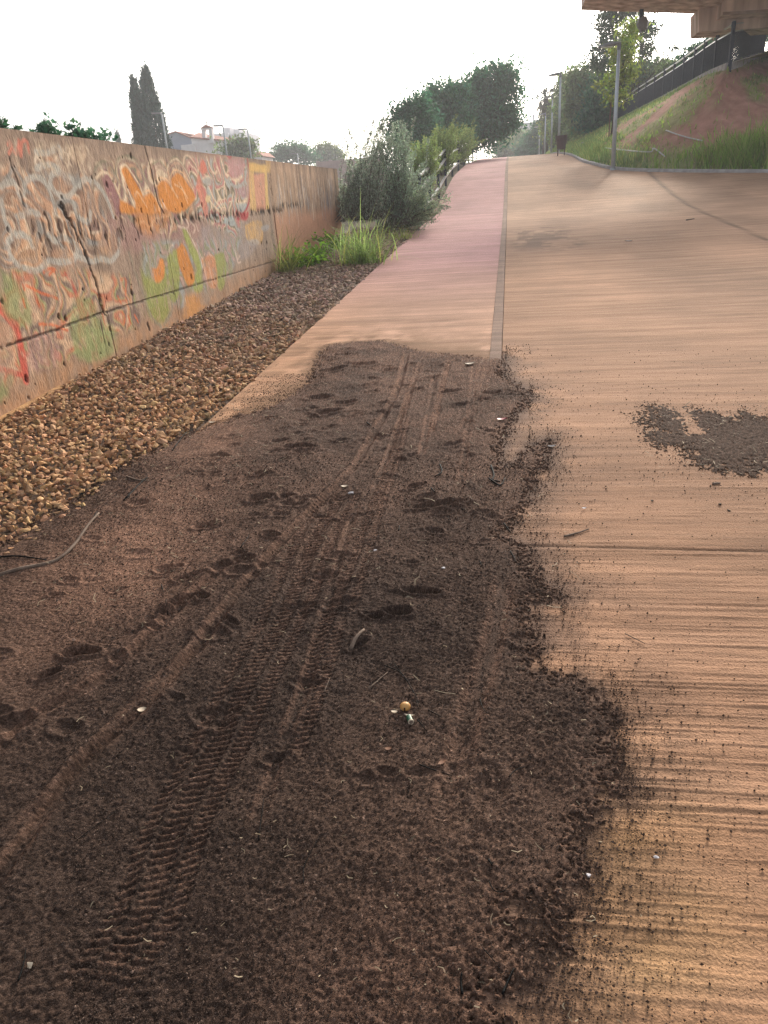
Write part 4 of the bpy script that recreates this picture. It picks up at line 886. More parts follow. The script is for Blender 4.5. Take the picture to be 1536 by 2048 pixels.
for k_, (p_, lb) in enumerate([((640, 525), 'low bright green weed spreading between the two grass clumps'), ((672, 500), 'low green weed farther back between the grass tuft and wall'), ((602, 535), 'low green weed beside the straggly grass clump')]):
    rng = np.random.default_rng(70+k_); b = gp(*p_); t = thing('weed', b, lb, 'plant', 'green weeds on the gravel')
    mb = MB(); Cs = []
    for j in range(26):
        tip = b+np.array([rng.normal(0, .22), rng.normal(0, .35), rng.uniform(.10, .34)]); mb.tube(smooth_line([b, (b+tip)/2+np.array([0, 0, .05]), tip], 3), .004, 4, False)
        for q in range(14): Cs.append(tip*(1-q/18)+b*(q/18)+rng.normal(0, .045, 3)*np.array([1, 1, .7]))
    mb.build('stems', M['bark'], t); V, Fq, c = leaves(np.array(Cs), .075, rng, .6); meshobj('foliage', V, Fq, M['weed'], t, col=c)
b = gp(168, 1002); t = thing('seedling', b, 'tiny yellow green seedling at the gravel edge', 'plant'); mb = MB(); mb.tube([b-np.array([0, 0, .02]), b+np.array([0, 0, .035])], .0015, 5); mb.build('stem', M['leaf_yellow'], t)
for a_ in (0.2, 2.2, 4.1):
    q = MB(); c_ = np.array([math.cos(a_), math.sin(a_), .25]); s_ = np.array([-math.sin(a_), math.cos(a_), 0]); o_ = b+np.array([0, 0, .035])
    q.add([o_, o_+c_*.014+s_*.012, o_+c_*.030, o_+c_*.014-s_*.012], [(0, 1, 2, 3)]); o = q.build('leaf', M['weed'], t)

# ------------------------------------------------------------------ lane rail on the left
rt = thing('metal_railing', (-2.25, 22, float(P(22))), 'low dark metal railing half hidden in shrubs along the left of the pink lane', 'railing')
rl = []; ys = [20.5, 23, 26, 29, 32.5, 36.5, 41, 46, 51]
for y in ys: rl.append(np.array([-2.25, y, float(P(y))]))
rl.append(np.array([-2.22, 57, float(P(57))]))
for k, p in enumerate(rl):
    mb = MB(); mb.box(p[0]-.035, p[0]+.035, p[1]-.06, p[1]+.06, p[2]-.1, p[2]+1.08); mb.build('post', M['fence'], rt)
for (hh, nm) in ((1.08, 'top_rail'), (.78, 'middle_rail'), (.22, 'bottom_rail')):
    for a, b in zip(rl[:-1], rl[1:]):
        mb = MB(); mb.beam(a+np.array([0, .06, hh]), b+np.array([0, -.06, hh]), .07, .045); mb.build(nm, M['rail'], rt)

# ------------------------------------------------------------------ embankment fence
fe = thing('metal_fence', (7.5, 31, 5.05), 'long dark blue metal fence with pale top rail along the embankment crest', 'fence')
fpts = [np.array(p) for p in resample(fence_l[:9], 40)][::-1]
fpts2 = [np.array([7.47, 31, 5.05]), np.array([9.86, 36, 5.85]), np.array([12, 38.5, 6.2])]
def fseg(a, b, solid):
    up = np.array([0, 0, 1.]); d = (b-a)/np.linalg.norm(b-a); i = .05
    mb = MB(); mb.beam(a+d*i+up*1.22, b-d*i+up*1.22, .07, .045); mb.build('top_rail', M['rail'], fe)
    mb = MB(); mb.beam(a+d*i+up*1.0, b-d*i+up*1.0, .05, .04); mb.build('middle_rail', M['rail'], fe)
    mb = MB(); mb.beam(a+d*i+up*.12, b-d*i+up*.12, .05, .04)
    nb = int(np.linalg.norm(b-a)/(.07 if solid else .12))
    for k in range(1, nb):
        q = a+(b-a)*k/nb; mb.beam(q+up*.14, q+up*.98, .055 if solid else .02, .022, (d[0], d[1], 0))
    mb.build('bar_panel', M['fence'], fe)
for l in (fpts, fpts2):
    for k, p in enumerate(l):
        if l is fpts2 and k == 0: continue
        mb = MB(); mb.box(p[0]-.05, p[0]+.05, p[1]-.09, p[1]+.09, p[2]-.2, p[2]+1.30); mb.build('post', M['fence'], fe)
    for a, b in zip(l[:-1], l[1:]): fseg(a, b, l is fpts)
pl_ = [p for p in fpts[:14]][::-1]+fpts2[1:]
mb = MB()
for a, b in zip(pl_[:-1], pl_[1:]): mb.beam(a+np.array([0, 0, -.02]), b+np.array([0, 0, -.02]), .25, .22)
mb.build('plinth', M['kerb'], fe)

# ------------------------------------------------------------------ bridge above right
br = thing('concrete_bridge', (8, 20, 7.4), 'stained brown concrete footbridge overhead at the upper right', 'bridge')
mb = MB(); n_ = 1
prof_ = [(2.58, 7.50), (2.58, 7.95), (2.66, 8.25), (14.0, 8.25), (14.0, 7.02), (6.5, 7.02)]
mb.prism(prof_, 28.0, 33.0, 1); mb.build('deck', M['bridge'], br)
mb = MB(); mb.prism([(6.62, 6.33), (14.0, 6.05), (14.0, 7.015), (6.55, 7.015)], 32.2, 33.6, 1); mb.build('end_beam', M['bridge'], br)
M['soffit'] = mat('bare_brown_concrete', (.36, .25, .19), (.22, .15, .11), 3, 7, .9, bump=(14, .02))
mb = MB(); mb.hexa([(7.152, 31.296, 6.615), (14, 31.296, 6.315), (14, 31.299, 6.315), (7.152, 31.299, 6.615), (7.152, 31.296, 6.70), (14, 31.296, 6.44), (14, 31.299, 6.44), (7.152, 31.299, 6.70)]); mb.build('peeled_band', M['soffit'], br)
mb = MB(); mb.hexa([(7.15, 31.3, 6.62), (14, 31.3, 6.32), (14, 32.197, 6.32), (7.15, 32.197, 6.62), (7.15, 31.3, 7.017), (14, 31.3, 7.017), (14, 32.197, 7.017), (7.15, 32.197, 7.017)]); mb.build('corbel', M['bridge'], br)
mb = MB(); mb.box(10.15, 13.6, 35.0, 36.4, 4.8, 8.1); mb.build('abutment', M['bridge'], br)
mb = MB(); mb.box(2.9, 5.0, 33.003, 33.25, 7.55, 8.2); mb.build('edge_panel', M['bridge'], br)
mb = MB(); mb.tube([(2.75, 28, 8.25), (2.75, 33, 8.25)], .05, 8); mb.build('edge_pipe', M['galv'], br)
fl = thing('floodlight', (4.66, 32.6, 7.22), 'dark rounded floodlight hanging under the bridge soffit', 'lamp')
mb = MB(); mb.box(4.60, 4.72, 32.5, 32.7, 7.0, 7.27); mb.build('bracket', M['fence'], fl)
mb = MB(); mb.tube([(4.68, 32.6, 7.02), (4.70, 32.58, 6.93), (4.72, 32.54, 6.80), (4.72, 32.5, 6.66), (4.66, 32.46, 6.52)], [.08, .18, .22, .18, .05], 8); mb.build('housing', M['lampdark'], fl)

# ------------------------------------------------------------------ lamp posts on the right
def lamp_post(x, y, z, hgt, label):
    t = thing('street_lamp', (x, y, z), label, 'street lamp', 'street lamps along the right kerb')
    mb = MB(); mb.tube([(x, y, z-.1), (x, y, z+hgt*.45), (x, y, z+hgt)], [.075, .065, .05], 12); mb.build('pole', M['galv'], t, smooth=True)
    mb = MB(); mb.tube([(x, y, z-.02), (x, y, z+.06)], .10, 12); mb.build('base_collar', M['galv'], t)
    mb = MB(); mb.tube([(x, y, z+hgt-.12), (x, y, z+hgt+.10)], .065, 10); mb.build('neck', M['lampdark'], t)
    mb = MB(); pr = []
    for k in range(9):
        u = k/8; pr.append((x+.05-.72*u, .04+.13*math.sin(math.pi*min(1, u*.85+.12))))
    V = []; 
    for (xx, hw), dz in zip(pr, np.linspace(.10, .03, 9)):
        hgt2 = .05*math.sin(math.pi*min(1, .1+.8*abs((xx-x-.05)/.72)))+.02
        for (sy2, sz) in ((-1, 0), (-.6, 1), (.6, 1), (1, 0), (.6, -.7), (-.6, -.7)): V.append((xx, y+sy2*hw, z+hgt+dz+sz*hgt2-.02))
    Q = [(k*6+j, k*6+(j+1) % 6, (k+1)*6+(j+1) % 6, (k+1)*6+j) for k in range(8) for j in range(6)]
    mb.add(V, Q, [(0, j+1, j) for j in range(1, 5)]+[(48, 48+j, 48+j+1) for j in range(1, 5)]); h_ = mb.build('lamp_head', M['lampdark'], t)
    mb = MB(); mb.box(x-.58, x-.22, y-.10, y+.10, z+hgt-.02, z+hgt+.018); mb.build('lens', M['lens'], h_)
    mb = MB(); mb.box(x-.03, x+.05, y-.04, y+.04, z+hgt+.14, z+hgt+.20); mb.build('sensor', M['lampdark'], t)
    return t
L1 = lamp_post(3.55, 29.3, float(P(29.3)), 3.72, 'nearest tall grey street lamp at the kerb in front of the embankment')
lamps = [(1121, 150, 48, 'second street lamp, just behind the litter bin'), (1105, 195, 66, 'third street lamp along the kerb, in front of the palm'), (1091, 229, 84, 'fourth street lamp along the kerb'), (1079, 254, 102, 'fifth street lamp along the kerb, rather distant'),
         (1069, 270, 122, 'sixth street lamp, small and distant'), (1061, 284, 146, 'seventh street lamp, tiny and distant'), (1056, 291, 172, 'eighth street lamp, tiny in the distance'), (1051, 295, 200, 'farthest tiny street lamp before the hazy trees')]
for a, b, Y_, lb in lamps:
    c_ = aty(a, b, Y_); o = copy_tree(L1); o['label'] = lb; o.location = (c_[0], Y_, c_[2]-3.72)
# far lamps beyond the wall on the left
def far_lamp(x, y, top, label, base=2.6, dirx=-1):
    t = thing('street_lamp', (x, y, base), label, 'street lamp', 'street lamps beyond the graffiti wall')
    mb = MB(); mb.tube([(x, y, base), (x, y, top-.15), (x+dirx*.06, y, top)], [.09, .065, .05], 8); mb.build('pole', M['galv'], t, smooth=True)
    mb = MB(); mb.beam((x+dirx*.04, y, top), (x+dirx*.75, y, top+.03), .24, .10); mb.build('lamp_head', M['lampdark'], t)
for (a, b, Y_, lb) in [(323, 226, 58, 'street lamp beside the tall cypress beyond the wall'), (446, 251, 62, 'street lamp in front of the pale apartment block'), (495, 258, 66, 'street lamp right of the apartment block above the wall'), (533, 304, 100, 'short lamp left of the round dark trees above the wall'), (595, 307, 96, 'lamp standing in front of the round dark trees')]:
    c_ = aty(a, b, Y_); far_lamp(c_[0], Y_, c_[2], lb)

# ------------------------------------------------------------------ litter bin
bz = 3.12; bn = thing('litter_bin', (2.72, 45, bz), 'dark maroon litter bin on legs beside the second street lamp', 'litter bin')
def lathe(mb, c, prof, k=14, sq=1.0): mb.tube([(c[0], c[1], z) for z, r in prof], [r for z, r in prof], k)
mb = MB(); lathe(mb, (2.72, 45), [(bz+.30, .20), (bz+.33, .23), (bz+.90, .275), (bz+.93, .275)]); mb.build('body', M['maroon'], bn)
mb = MB(); lathe(mb, (2.72, 45), [(bz+.932, .29), (bz+.965, .29)]); mb.build('rim', M['maroon'], bn)
for s in (-1, 1):
    mb = MB(); mb.box(2.72+s*.17-.025, 2.72+s*.17+.025, 44.97, 45.03, bz-.1, bz+.31); mb.build('leg', M['maroon'], bn)
    mb = MB(); mb.box(2.72+s*.285-.02, 2.72+s*.285+.02, 44.96, 45.04, bz+.55, bz+1.02); mb.build('side_bracket', M['maroon'], bn)

# ------------------------------------------------------------------ trees along the avenue and hill
AV = 'trees along the avenue behind the lamps'
tree('pine_tree', 'tall airy pine tree rising behind the nearest lamp up to the bridge', 'tree', [ell(*a, 56) for a in [(1240, 30, 40, 22), (1215, 60, 20, 24), (1290, 60, 26, 18), (1235, 90, 40, 20), (1200, 100, 16, 16), (1295, 100, 22, 14), (1215, 130, 30, 18), (1270, 140, 34, 18), (1225, 5, 30, 18), (1275, 5, 34, 22), (1235, 165, 46, 22), (1345, 100, 10, 5), (1185, 118, 10, 8)]], (8.8, 56, 5.6), M['leaf_pine'], .26, 520, 24, .26, .2, shell=.25, asp=.34, seed=11)
tree('young_tree', 'slender yellow green young tree just behind the nearest lamp', 'tree', [ell(*a, 37) for a in [(1258, 70, 18, 26), (1248, 110, 24, 30), (1262, 50, 10, 14), (1240, 150, 22, 18), (1210, 165, 14, 12), (1225, 195, 18, 10), (1250, 190, 14, 12), (1265, 140, 14, 20)]], tuple(aty(1222, 272, 37)), M['leaf_yellow'], .17, 190, 14, .17, .05, shell=.15, hang=.6, seed=12)
sk = thing('tree_stake', tuple(aty(1218, 285, 36.6)), 'thin leaning wooden stake beside the young yellow green tree', 'stake'); mb = MB(); mb.tube([aty(1217, 285, 36.6)-np.array([0, 0, .1]), aty(1222, 205, 36.6)], .03, 6); mb.build('pole', M['wood'], sk)
for k_, (pl_, Y_, bx_, lb, lm_) in enumerate([
    ([(1160, 170, 26, 34), (1180, 150, 24, 24), (1170, 210, 30, 36), (1150, 205, 18, 30), (1190, 200, 24, 30), (1175, 245, 34, 26)], 64, 1172, 'broad olive tree between the second lamp and the pine', 'leaf_olive'),
    ([(1205, 185, 20, 30), (1215, 225, 24, 26), (1195, 235, 20, 24)], 60, 1205, 'dark bushy tree directly behind the nearest lamp pole', 'leaf_dark'),
    ([(1135, 180, 14, 30), (1140, 220, 16, 34), (1130, 250, 16, 28)], 74, 1138, 'narrow pale green tree right beside the second lamp', 'leaf_olive'),
    ([(1290, 160, 26, 22), (1270, 185, 24, 18), (1310, 160, 22, 18), (1325, 145, 16, 14)], 58, 1290, 'brownish olive tree behind the fence right of the pine', 'leaf_olive'),
    ([(1108, 230, 14, 30), (1105, 262, 16, 26)], 92, 1108, 'yellowish tree under the palm', 'leaf_yellow'),
    ([(1085, 262, 16, 22), (1095, 285, 16, 16), (1065, 280, 14, 14)], 108, 1090, 'dark tree beneath the palm among the far lamps', 'leaf_dark')]):
    es = [ell(*a, Y_) for a in pl_]; b = aty(bx_, 275, Y_); zb = 5.5 if bx_ > 1180 else float(P(Y_))
    tree('avenue_tree', lb, 'tree', es, (b[0], Y_, zb), M[lm_], .30, 330, 26, .34, .18, AV, shell=.6, seed=20+k_)
# palm
pc = aty(1092, 196, 92); pm = thing('palm_tree', (pc[0], 92, 4.4), 'fan palm with shaggy dead skirt above the far lamps', 'palm tree')
mb = MB(); mb.tube([(pc[0], 92, 4.3), (pc[0]+.1, 92, 7), (pc[0], 92, pc[2])], [.35, .28, .26], 9); mb.build('trunk', M['bark'], pm)
rng = np.random.default_rng(44); Cs = []; V = []; Q = []; Cc = []; n_ = 0; V2 = []; Q2 = []; C2_ = []; m_ = 0
for k in range(46):
    a = rng.uniform(0, 6.283); el = rng.uniform(-1.3, 1.3); L = rng.uniform(1.0, 1.9); d = np.array([math.cos(a)*math.cos(el), math.sin(a)*math.cos(el), math.sin(el)])
    o_ = pc+d*L*.45
    for j in range(13):
        s_ = np.cross(d, rng.normal(size=3)); s_ /= np.linalg.norm(s_); e2 = d+s_*rng.uniform(-.7, .7); e2 /= np.linalg.norm(e2); tip = o_+e2*L*.62-np.array([0, 0, .18*L]); wv = np.cross(e2, s_)*.06
        if el > -.35: V += [o_-wv, o_+wv, tip]; Q.append((n_, n_+1, n_+2)); n_ += 3; Cc += [np.ones(3)*rng.uniform(.7, 1.4)]*3
        else: V2 += [o_-wv, o_+wv, tip-np.array([0, 0, .7])]; Q2.append((m_, m_+1, m_+2)); m_ += 3; C2_ += [np.array((1.5, 1.1, .8))*rng.uniform(.7, 1.3)]*3
meshobj('crown', np.array(V), np.array(Q), M['leaf_palm'], pm, col=np.array(Cc)); meshobj('dead_skirt', np.array(V2), np.array(Q2), M['leaf_palm'], pm, col=np.array(C2_))
for k_, (pl_, Y_, lb, lm_) in enumerate([([(1012, 285, 14, 14), (1025, 272, 14, 12)], 150, 'hazy distant tree right of the pink lane crest', 'leaf_dark'), ([(1040, 285, 18, 16), (1055, 278, 14, 14), (1030, 295, 16, 12)], 135, 'hazy rounded tree below the far flat building', 'leaf_olive'), ([(1003, 298, 10, 10), (1016, 302, 12, 8)], 125, 'small hazy bush at the lane crest', 'leaf_olive'), ([(1065, 300, 14, 12), (1050, 304, 12, 9), (1080, 300, 10, 12)], 116, 'low dark trees at the feet of the far lamps', 'leaf_dark')]):
    es = [ell(*a, Y_) for a in pl_]; tree('distant_tree', lb, 'tree', es, (es[0][0], Y_, float(P(Y_))), M[lm_], .55, 100, 26, .6, .25, 'hazy trees at the end of the avenue', seed=40+k_)
for k_, (pl_, Y_, lb, lm_, tn) in enumerate([([(1395, 105, 20, 12), (1375, 118, 18, 10), (1410, 92, 14, 10), (1425, 82, 14, 8)], 44, 'dark green hill shrub behind the fence under the bridge end', 'leaf_dark', None), ([(1350, 135, 16, 10), (1335, 140, 14, 9)], 50, 'small brown green shrub lower along the fence', 'leaf_olive', None), ([(1450, 76, 22, 10), (1490, 72, 26, 8), (1525, 75, 16, 8)], 42, 'shrub with red blooms between fence and bridge beam', 'leaf_dark', 1)]):
    es = [ell(*a, Y_) for a in pl_]; t = tree('hill_shrub', lb, 'shrub', es, (es[0][0], Y_, es[0][2]-1.0), M[lm_], .15, 120, 24, .16, .05, 'shrubs behind the embankment fence', seed=60+k_)
    if tn:
        rng = np.random.default_rng(8); Cs = np.array([np.array(es[rng.integers(2)][:3])+rng.normal(0, .28, 3) for _ in range(160)]); V, Fq, c = leaves(Cs, .11, rng, .8); M['bloom'] = leafmat('red_flower', (.40, .04, .04)); meshobj('blossom', V, Fq, M['bloom'], t, col=c)
# left of the wall
def cypress(px, top, base_px, Y, rw, label, seed):
    rng = np.random.default_rng(4000+seed); tp = aty(px, top, Y); b = np.array([tp[0], Y, 2.2]); t = thing('cypress_tree', b, label, 'cypress', 'cypresses beyond the graffiti wall')
    mb = MB(); mb.tube([b, b*.4+tp*.6], [.2, .06], 7); mb.build('trunk', M['bark'], t)
    Cs = []; H_ = tp[2]-b[2]
    for k in range(420):
        u = rng.random()**.8; r = rw*(1-u)**.62*(.55+.45*min(1, u*6))*(.75+.5*rng.random()); a = rng.uniform(0, 6.283); q = b+np.array([math.cos(a)*r, math.sin(a)*r, H_*u])
        m = 26; Cs.append(q+rng.normal(size=(m, 3))*np.array([.10, .10, .26]))
    for k in range(30): Cs.append(tp-np.array([0, 0, rng.uniform(0, .9)])+rng.normal(size=(6, 3))*.06)
    P_ = np.vstack(Cs); V, Fq, c = leaves(P_, .30, rng, .34, None, up=1.6); meshobj('crown', V, Fq, M['leaf_cypress'], t, col=c)
cypress(290, 143, 290, 60, 1.35, 'taller right-hand cypress of the close pair beyond the wall', 1); cypress(267, 166, 290, 60.5, .95, 'shorter left-hand cypress of the close pair beyond the wall', 2); cypress(235, 271, 290, 90, .35, 'tiny thin cypress tip left of the cypress pair', 3)
for k_, (pl_, Y_, lb) in enumerate([([(90, 262, 26, 14), (75, 275, 22, 10), (112, 275, 14, 10), (95, 248, 10, 7)], 10.5, 'rounded leafy treetop peeking over the left end of the wall'), ([(150, 268, 16, 8), (185, 278, 20, 6), (142, 255, 4, 8), (170, 270, 8, 8), (210, 280, 8, 5)], 10.5, 'thin leafy sprigs over the wall right of the rounded treetop'), ([(-8, 255, 12, 14), (35, 262, 4, 6)], 9.5, 'leafy branch tip at the far left picture edge above the wall')]):
    es = [ell(*a, Y_) for a in pl_]; tree('fruit_tree', lb, 'tree', es, (es[0][0], Y_, .2), M['leaf_dark'], .085, 34, 13, .05, .04, 'treetops just behind the wall', seed=80+k_, shell=.1, asp=.5, limbs=True)
for k_, (pl_, Y_, lb, lm_) in enumerate([([(475, 300, 18, 10), (490, 295, 14, 12), (462, 302, 10, 8)], 80, 'pale green round bush right of the white chapel', 'leaf_olive'), ([(570, 305, 26, 14), (600, 308, 26, 14), (585, 298, 24, 10), (555, 318, 16, 10), (620, 318, 16, 12)], 110, 'wide dark round tree beyond the end of the wall', 'leaf_dark'), ([(655, 303, 22, 14), (668, 312, 16, 14), (640, 315, 12, 12)], 120, 'round tree behind the pale pink wall', 'leaf_olive')]):
    es = [ell(*a, Y_) for a in pl_]; tree('far_round_tree', lb, 'tree', es, (es[0][0], Y_, 3.0), M[lm_], .45, 150, 26, .45, .25, 'round trees beyond the wall', seed=90+k_)

# ------------------------------------------------------------------ buildings
ch = thing('chapel', (-35.5, 92, 3), 'white chapel with red tiled roof and small bell gable beyond the wall', 'chapel')
e1 = aty(331, 272, 90); rdg = aty(352, 265, 90); sd1 = aty(382, 276, 90); far_ = aty(445, 281, 90); zb = 3.0
A0 = (e1[0], 90.); A1 = (sd1[0], 90.)
mb = MB(); mb.prism([(e1[0], zb), (sd1[0], zb), (sd1[0], sd1[2]), (rdg[0], rdg[2]), (e1[0], e1[2])], 90, 90.3, 1); mb.build('gable_wall', M['greyblue'], ch)
mb = MB(); mb.hexa([(sd1[0]+.003, 90, zb), (far_[0], 92.5, zb), (far_[0], 99, zb), (sd1[0]+.003, 97, zb), (sd1[0]+.003, 90, sd1[2]-.05), (far_[0], 92.5, far_[2]-.05), (far_[0], 99, far_[2]+.2), (sd1[0]+.003, 97, sd1[2]+.2)]); wl = mb.build('side_wall', M['white'], ch)
mb = MB(); mb.box(sd1[0]-1.2, sd1[0]+.4, 89.6, 89.98, zb, aty(370, 290, 90)[2]); mb.build('annex', M['white'], ch)
mb = MB(); up_ = .16
mb.hexa([(sd1[0]-.1, 89.8, sd1[2]-.03), (far_[0]+.2, 92.3, far_[2]-.03), (far_[0]-2.0, 99.2, far_[2]+.75), (rdg[0], 97, rdg[2]+.25), (sd1[0]-.1, 89.8, sd1[2]+up_-.03), (far_[0]+.2, 92.3, far_[2]+up_-.03), (far_[0]-2.0, 99.2, far_[2]+.75+up_), (rdg[0], 97, rdg[2]+.25+up_)])
mb.hexa([(e1[0]-.15, 89.8, e1[2]), (rdg[0], 89.8, rdg[2]+.02), (rdg[0], 97, rdg[2]+.02), (e1[0]-.15, 97, e1[2]), (e1[0]-.15, 89.8, e1[2]+.1), (rdg[0], 89.8, rdg[2]+.14), (rdg[0], 97, rdg[2]+.14), (e1[0]-.15, 97, e1[2]+.1)])
mb.hexa([(rdg[0], 89.8, rdg[2]+.02), (sd1[0]-.1, 89.8, sd1[2]), (sd1[0]-.1, 90.4, sd1[2]), (rdg[0], 90.4, rdg[2]+.02), (rdg[0], 89.8, rdg[2]+.14), (sd1[0]-.1, 89.8, sd1[2]+.12), (sd1[0]-.1, 90.4, sd1[2]+.12), (rdg[0], 90.4, rdg[2]+.14)]); mb.build('roof', M['tile'], ch)
bl, br_ = aty(402, 257, 91), aty(423, 257, 91); bb_ = aty(402, 278, 91)[2]-.5
mb = MB(); wv = (br_[0]-bl[0]); mb.box(bl[0], bl[0]+wv*.3, 91, 91.6, bb_, bl[2]-.15); mb.box(br_[0]-wv*.3, br_[0], 91, 91.6, bb_, bl[2]-.15); mb.box(bl[0]+wv*.3, br_[0]-wv*.3, 91, 91.6, bb_, bb_+.6); mb.box(bl[0], br_[0], 90.99, 91.61, bl[2]-.147, bl[2]); mb.build('bell_gable', M['white'], ch)
mb = MB(); mb.prism([(bl[0]-.1, bl[2]+.003), (br_[0]+.1, bl[2]+.003), ((bl[0]+br_[0])/2, bl[2]+.35)], 90.9, 91.7, 1); gr2 = mb.build('bell_gable_roof', M['tile'], ch)
mb = MB(); cx_ = (bl[0]+br_[0])/2; mb.box(cx_-.03, cx_+.03, 91.27, 91.33, bl[2]+.3, bl[2]+.8); mb.box(cx_-.15, cx_+.15, 91.275, 91.325, bl[2]+.58, bl[2]+.64); mb.build('cross', M['fence'], ch)
wv_ = aty(416, 301, 91.5); mb = MB(); mb.box(wv_[0]-.35, wv_[0]+.35, 91.2, 91.35, wv_[2]-.3, wv_[2]+.25); mb.build('window', M['window'], ch)
ap = thing('apartment_block', (-70, 200, 3), 'pale stepped apartment block behind the white chapel', 'building')
a0, a1, a2, a3 = aty(424, 268, 200), aty(456, 263, 200), aty(466, 267, 200), aty(486, 264, 200)
mb = MB(); mb.box(a0[0], a1[0], 200, 214, 3, a0[2]); mb.box(a0[0]+2.2, a1[0]-.2, 202, 212, a0[2]+.002, a0[2]+1.3); mb.build('main_block', M['apt'], ap)
mb = MB(); mb.box(a1[0]+.002, a2[0], 201.5, 213, 3, a2[2]-.4); mb.box(a2[0]+.002, a3[0], 200.3, 213, 3, a3[2]); mb.box(a2[0]-.8, a3[0]-2, 203, 210, a3[2]+.002, a3[2]+1.0); mb.build('side_block', M['apt'], ap)
for (u, v) in [(463, 278), (469, 278), (474, 277), (464, 286), (470, 286), (475, 285)]:
    p = aty(u, v, 200); mb = MB(); mb.box(p[0]-.28, p[0]+.28, 200.05 if p[0] > a2[0] else 201.2, 201.7 if p[0] <= a2[0] else 200.32, p[2]-.6, p[2]+.6); mb.build('window', M['window'], ap)
hs_ = thing('house', (aty(515, 305, 95)[0], 95, 3), 'small gabled brown roof showing above the wall right of the pale bush', 'house'); r0, r1, r2 = aty(500, 314, 95), aty(514, 304, 95), aty(527, 312, 95)
mb = MB(); mb.prism([(r0[0], r0[2]), (r2[0], r2[2]), (r1[0], r1[2]+.1)], 95, 100, 1); mb.build('roof', M['tile'], hs_); mb = MB(); mb.box(r0[0]+.3, r2[0]-.3, 95.2, 99.8, 3, min(r0[2], r2[2])-.01); mb.build('walls', M['white'], hs_)
pw = thing('garden_wall', (aty(665, 330, 70)[0], 70, 3), 'pale pink boundary wall behind the end of the graffiti wall', 'wall'); q0, q1 = aty(632, 321, 70), aty(700, 323, 70)
mb = MB(); mb.box(q0[0], q1[0]+3, 70, 70.25, 2, q0[2]-.12); mb.build('wall_body', M['pinkwall'], pw)
for k in range(6):
    xx = q0[0]+.02+(q1[0]+2.6-q0[0])*k/5; mb = MB(); mb.box(xx, xx+.3, 69.93, 69.998, 2, q0[2]-.05); mb.build('pier', M['pinkwall'], pw)
fb = thing('flat_building', (3, 200, 6), 'hazy grey flat-roofed building at the end of the avenue', 'building'); f0, f1 = aty(1023, 251, 200), aty(1072, 246, 200)
mb = MB(); mb.box(f0[0], f1[0], 200, 214, 5, f0[2]); mb.build('walls', M['apt'], fb); mb = MB(); mb.box(f0[0]-.3, f1[0]+.3, 199.7, 214.3, f0[2]+.002, f0[2]+.35); mb.build('parapet', M['greyblue'], fb)
for k in range(4): 
    xx = f0[0]+.5+k*1.4; mb = MB(); mb.box(xx, xx+.8, 199.93, 200.05, f0[2]-2.2, f0[2]-1.2); mb.build('window', M['window'], fb)
wf = aty(1008, 267, 210); wb = thing('white_building', (wf[0], 210, 6), 'small white building edge left of the flat grey building', 'building'); mb = MB(); mb.box(wf[0]-.9, wf[0]+.7, 210, 216, 5, wf[2]+.1); mb.build('walls', M['white'], wb); mb = MB(); mb.box(wf[0]-1.0, wf[0]+.8, 209.9, 216.1, wf[2]+.102, wf[2]+.3); mb.build('parapet', M['greyblue'], wb)
t2 = aty(1085, 238, 230); tb = thing('tower_block', (t2[0], 230, 6), 'pale upper storey block between the palm and flat building', 'building'); mb = MB(); mb.box(t2[0]-2, t2[0]+2.2, 230, 240, 5, t2[2]); mb.build('walls', M['white'], tb); mb = MB(); mb.tube([(t2[0]-2.3, 231, t2[2]-2), (t2[0]-2.3, 231, t2[2]+1.4)], .3, 8); mb.build('chimney', M['greyblue'], tb)

# ------------------------------------------------------------------ embankment grass (uncountable) and hose
rng = np.random.default_rng(99); V = []; Q = []; Cc = []; n_ = 0
nE = E_.shape[1]
for k in range(60000):
    jj = rng.integers(40, nE-12); u = rng.random(); zone = rng.random()
    if zone < .45: u = u*.30
    i_ = u*(nv-1); a = int(i_); f = i_-a; g = rng.random(); p = (E_[a, jj]*(1-f)+E_[min(a+1, nv-1), jj]*f)*(1-g)+(E_[a, jj+1]*(1-f)+E_[min(a+1, nv-1), jj+1]*f)*g
    gg = green[a, jj, 0]
    if rng.random() > gg**1.4+.03: continue
    right = p[0] > 4.6 and p[1] < 31
    hgt = rng.uniform(.05, .16)*(1.0+1.2*(u < .12))*(1+3.2*max(0, min(1, (p[0]-5.6)/2.2))*(u < .42))
    w_ = rng.uniform(.012, .03); a_ = rng.uniform(0, 6.283); d = np.array([math.cos(a_), math.sin(a_), 0]); le = rng.normal(0, .35, 2)*hgt
    V += [p-d*w_+np.array([0, 0, -.02]), p+d*w_+np.array([0, 0, -.02]), p+np.array([le[0], le[1], hgt])]; Q.append((n_, n_+1, n_+2)); n_ += 3
    c = np.array((.75, .85, .8)) if not right else np.array((1.0, 1.15, .65))
    if rng.random() < .25: c = np.array((1.5, 1.15, 1.1))
    Cc += [c*rng.uniform(.6, 1.3)]*3
tag(meshobj('embankment_grass', np.array(V), np.array(Q), M['grass'], col=np.array(Cc)), kind='stuff')
def on_bank(px, py):                                  # where the photo's line of sight meets the embankment mesh
    d = ray(px, py); best = None; Ef = E_[:nv].reshape(-1, 3); v = Ef-ORI; t = v@d; perp = np.linalg.norm(v-t[:, None]*d, axis=1)/np.maximum(t, 1); i = int(np.argmin(perp)); return Ef[i]
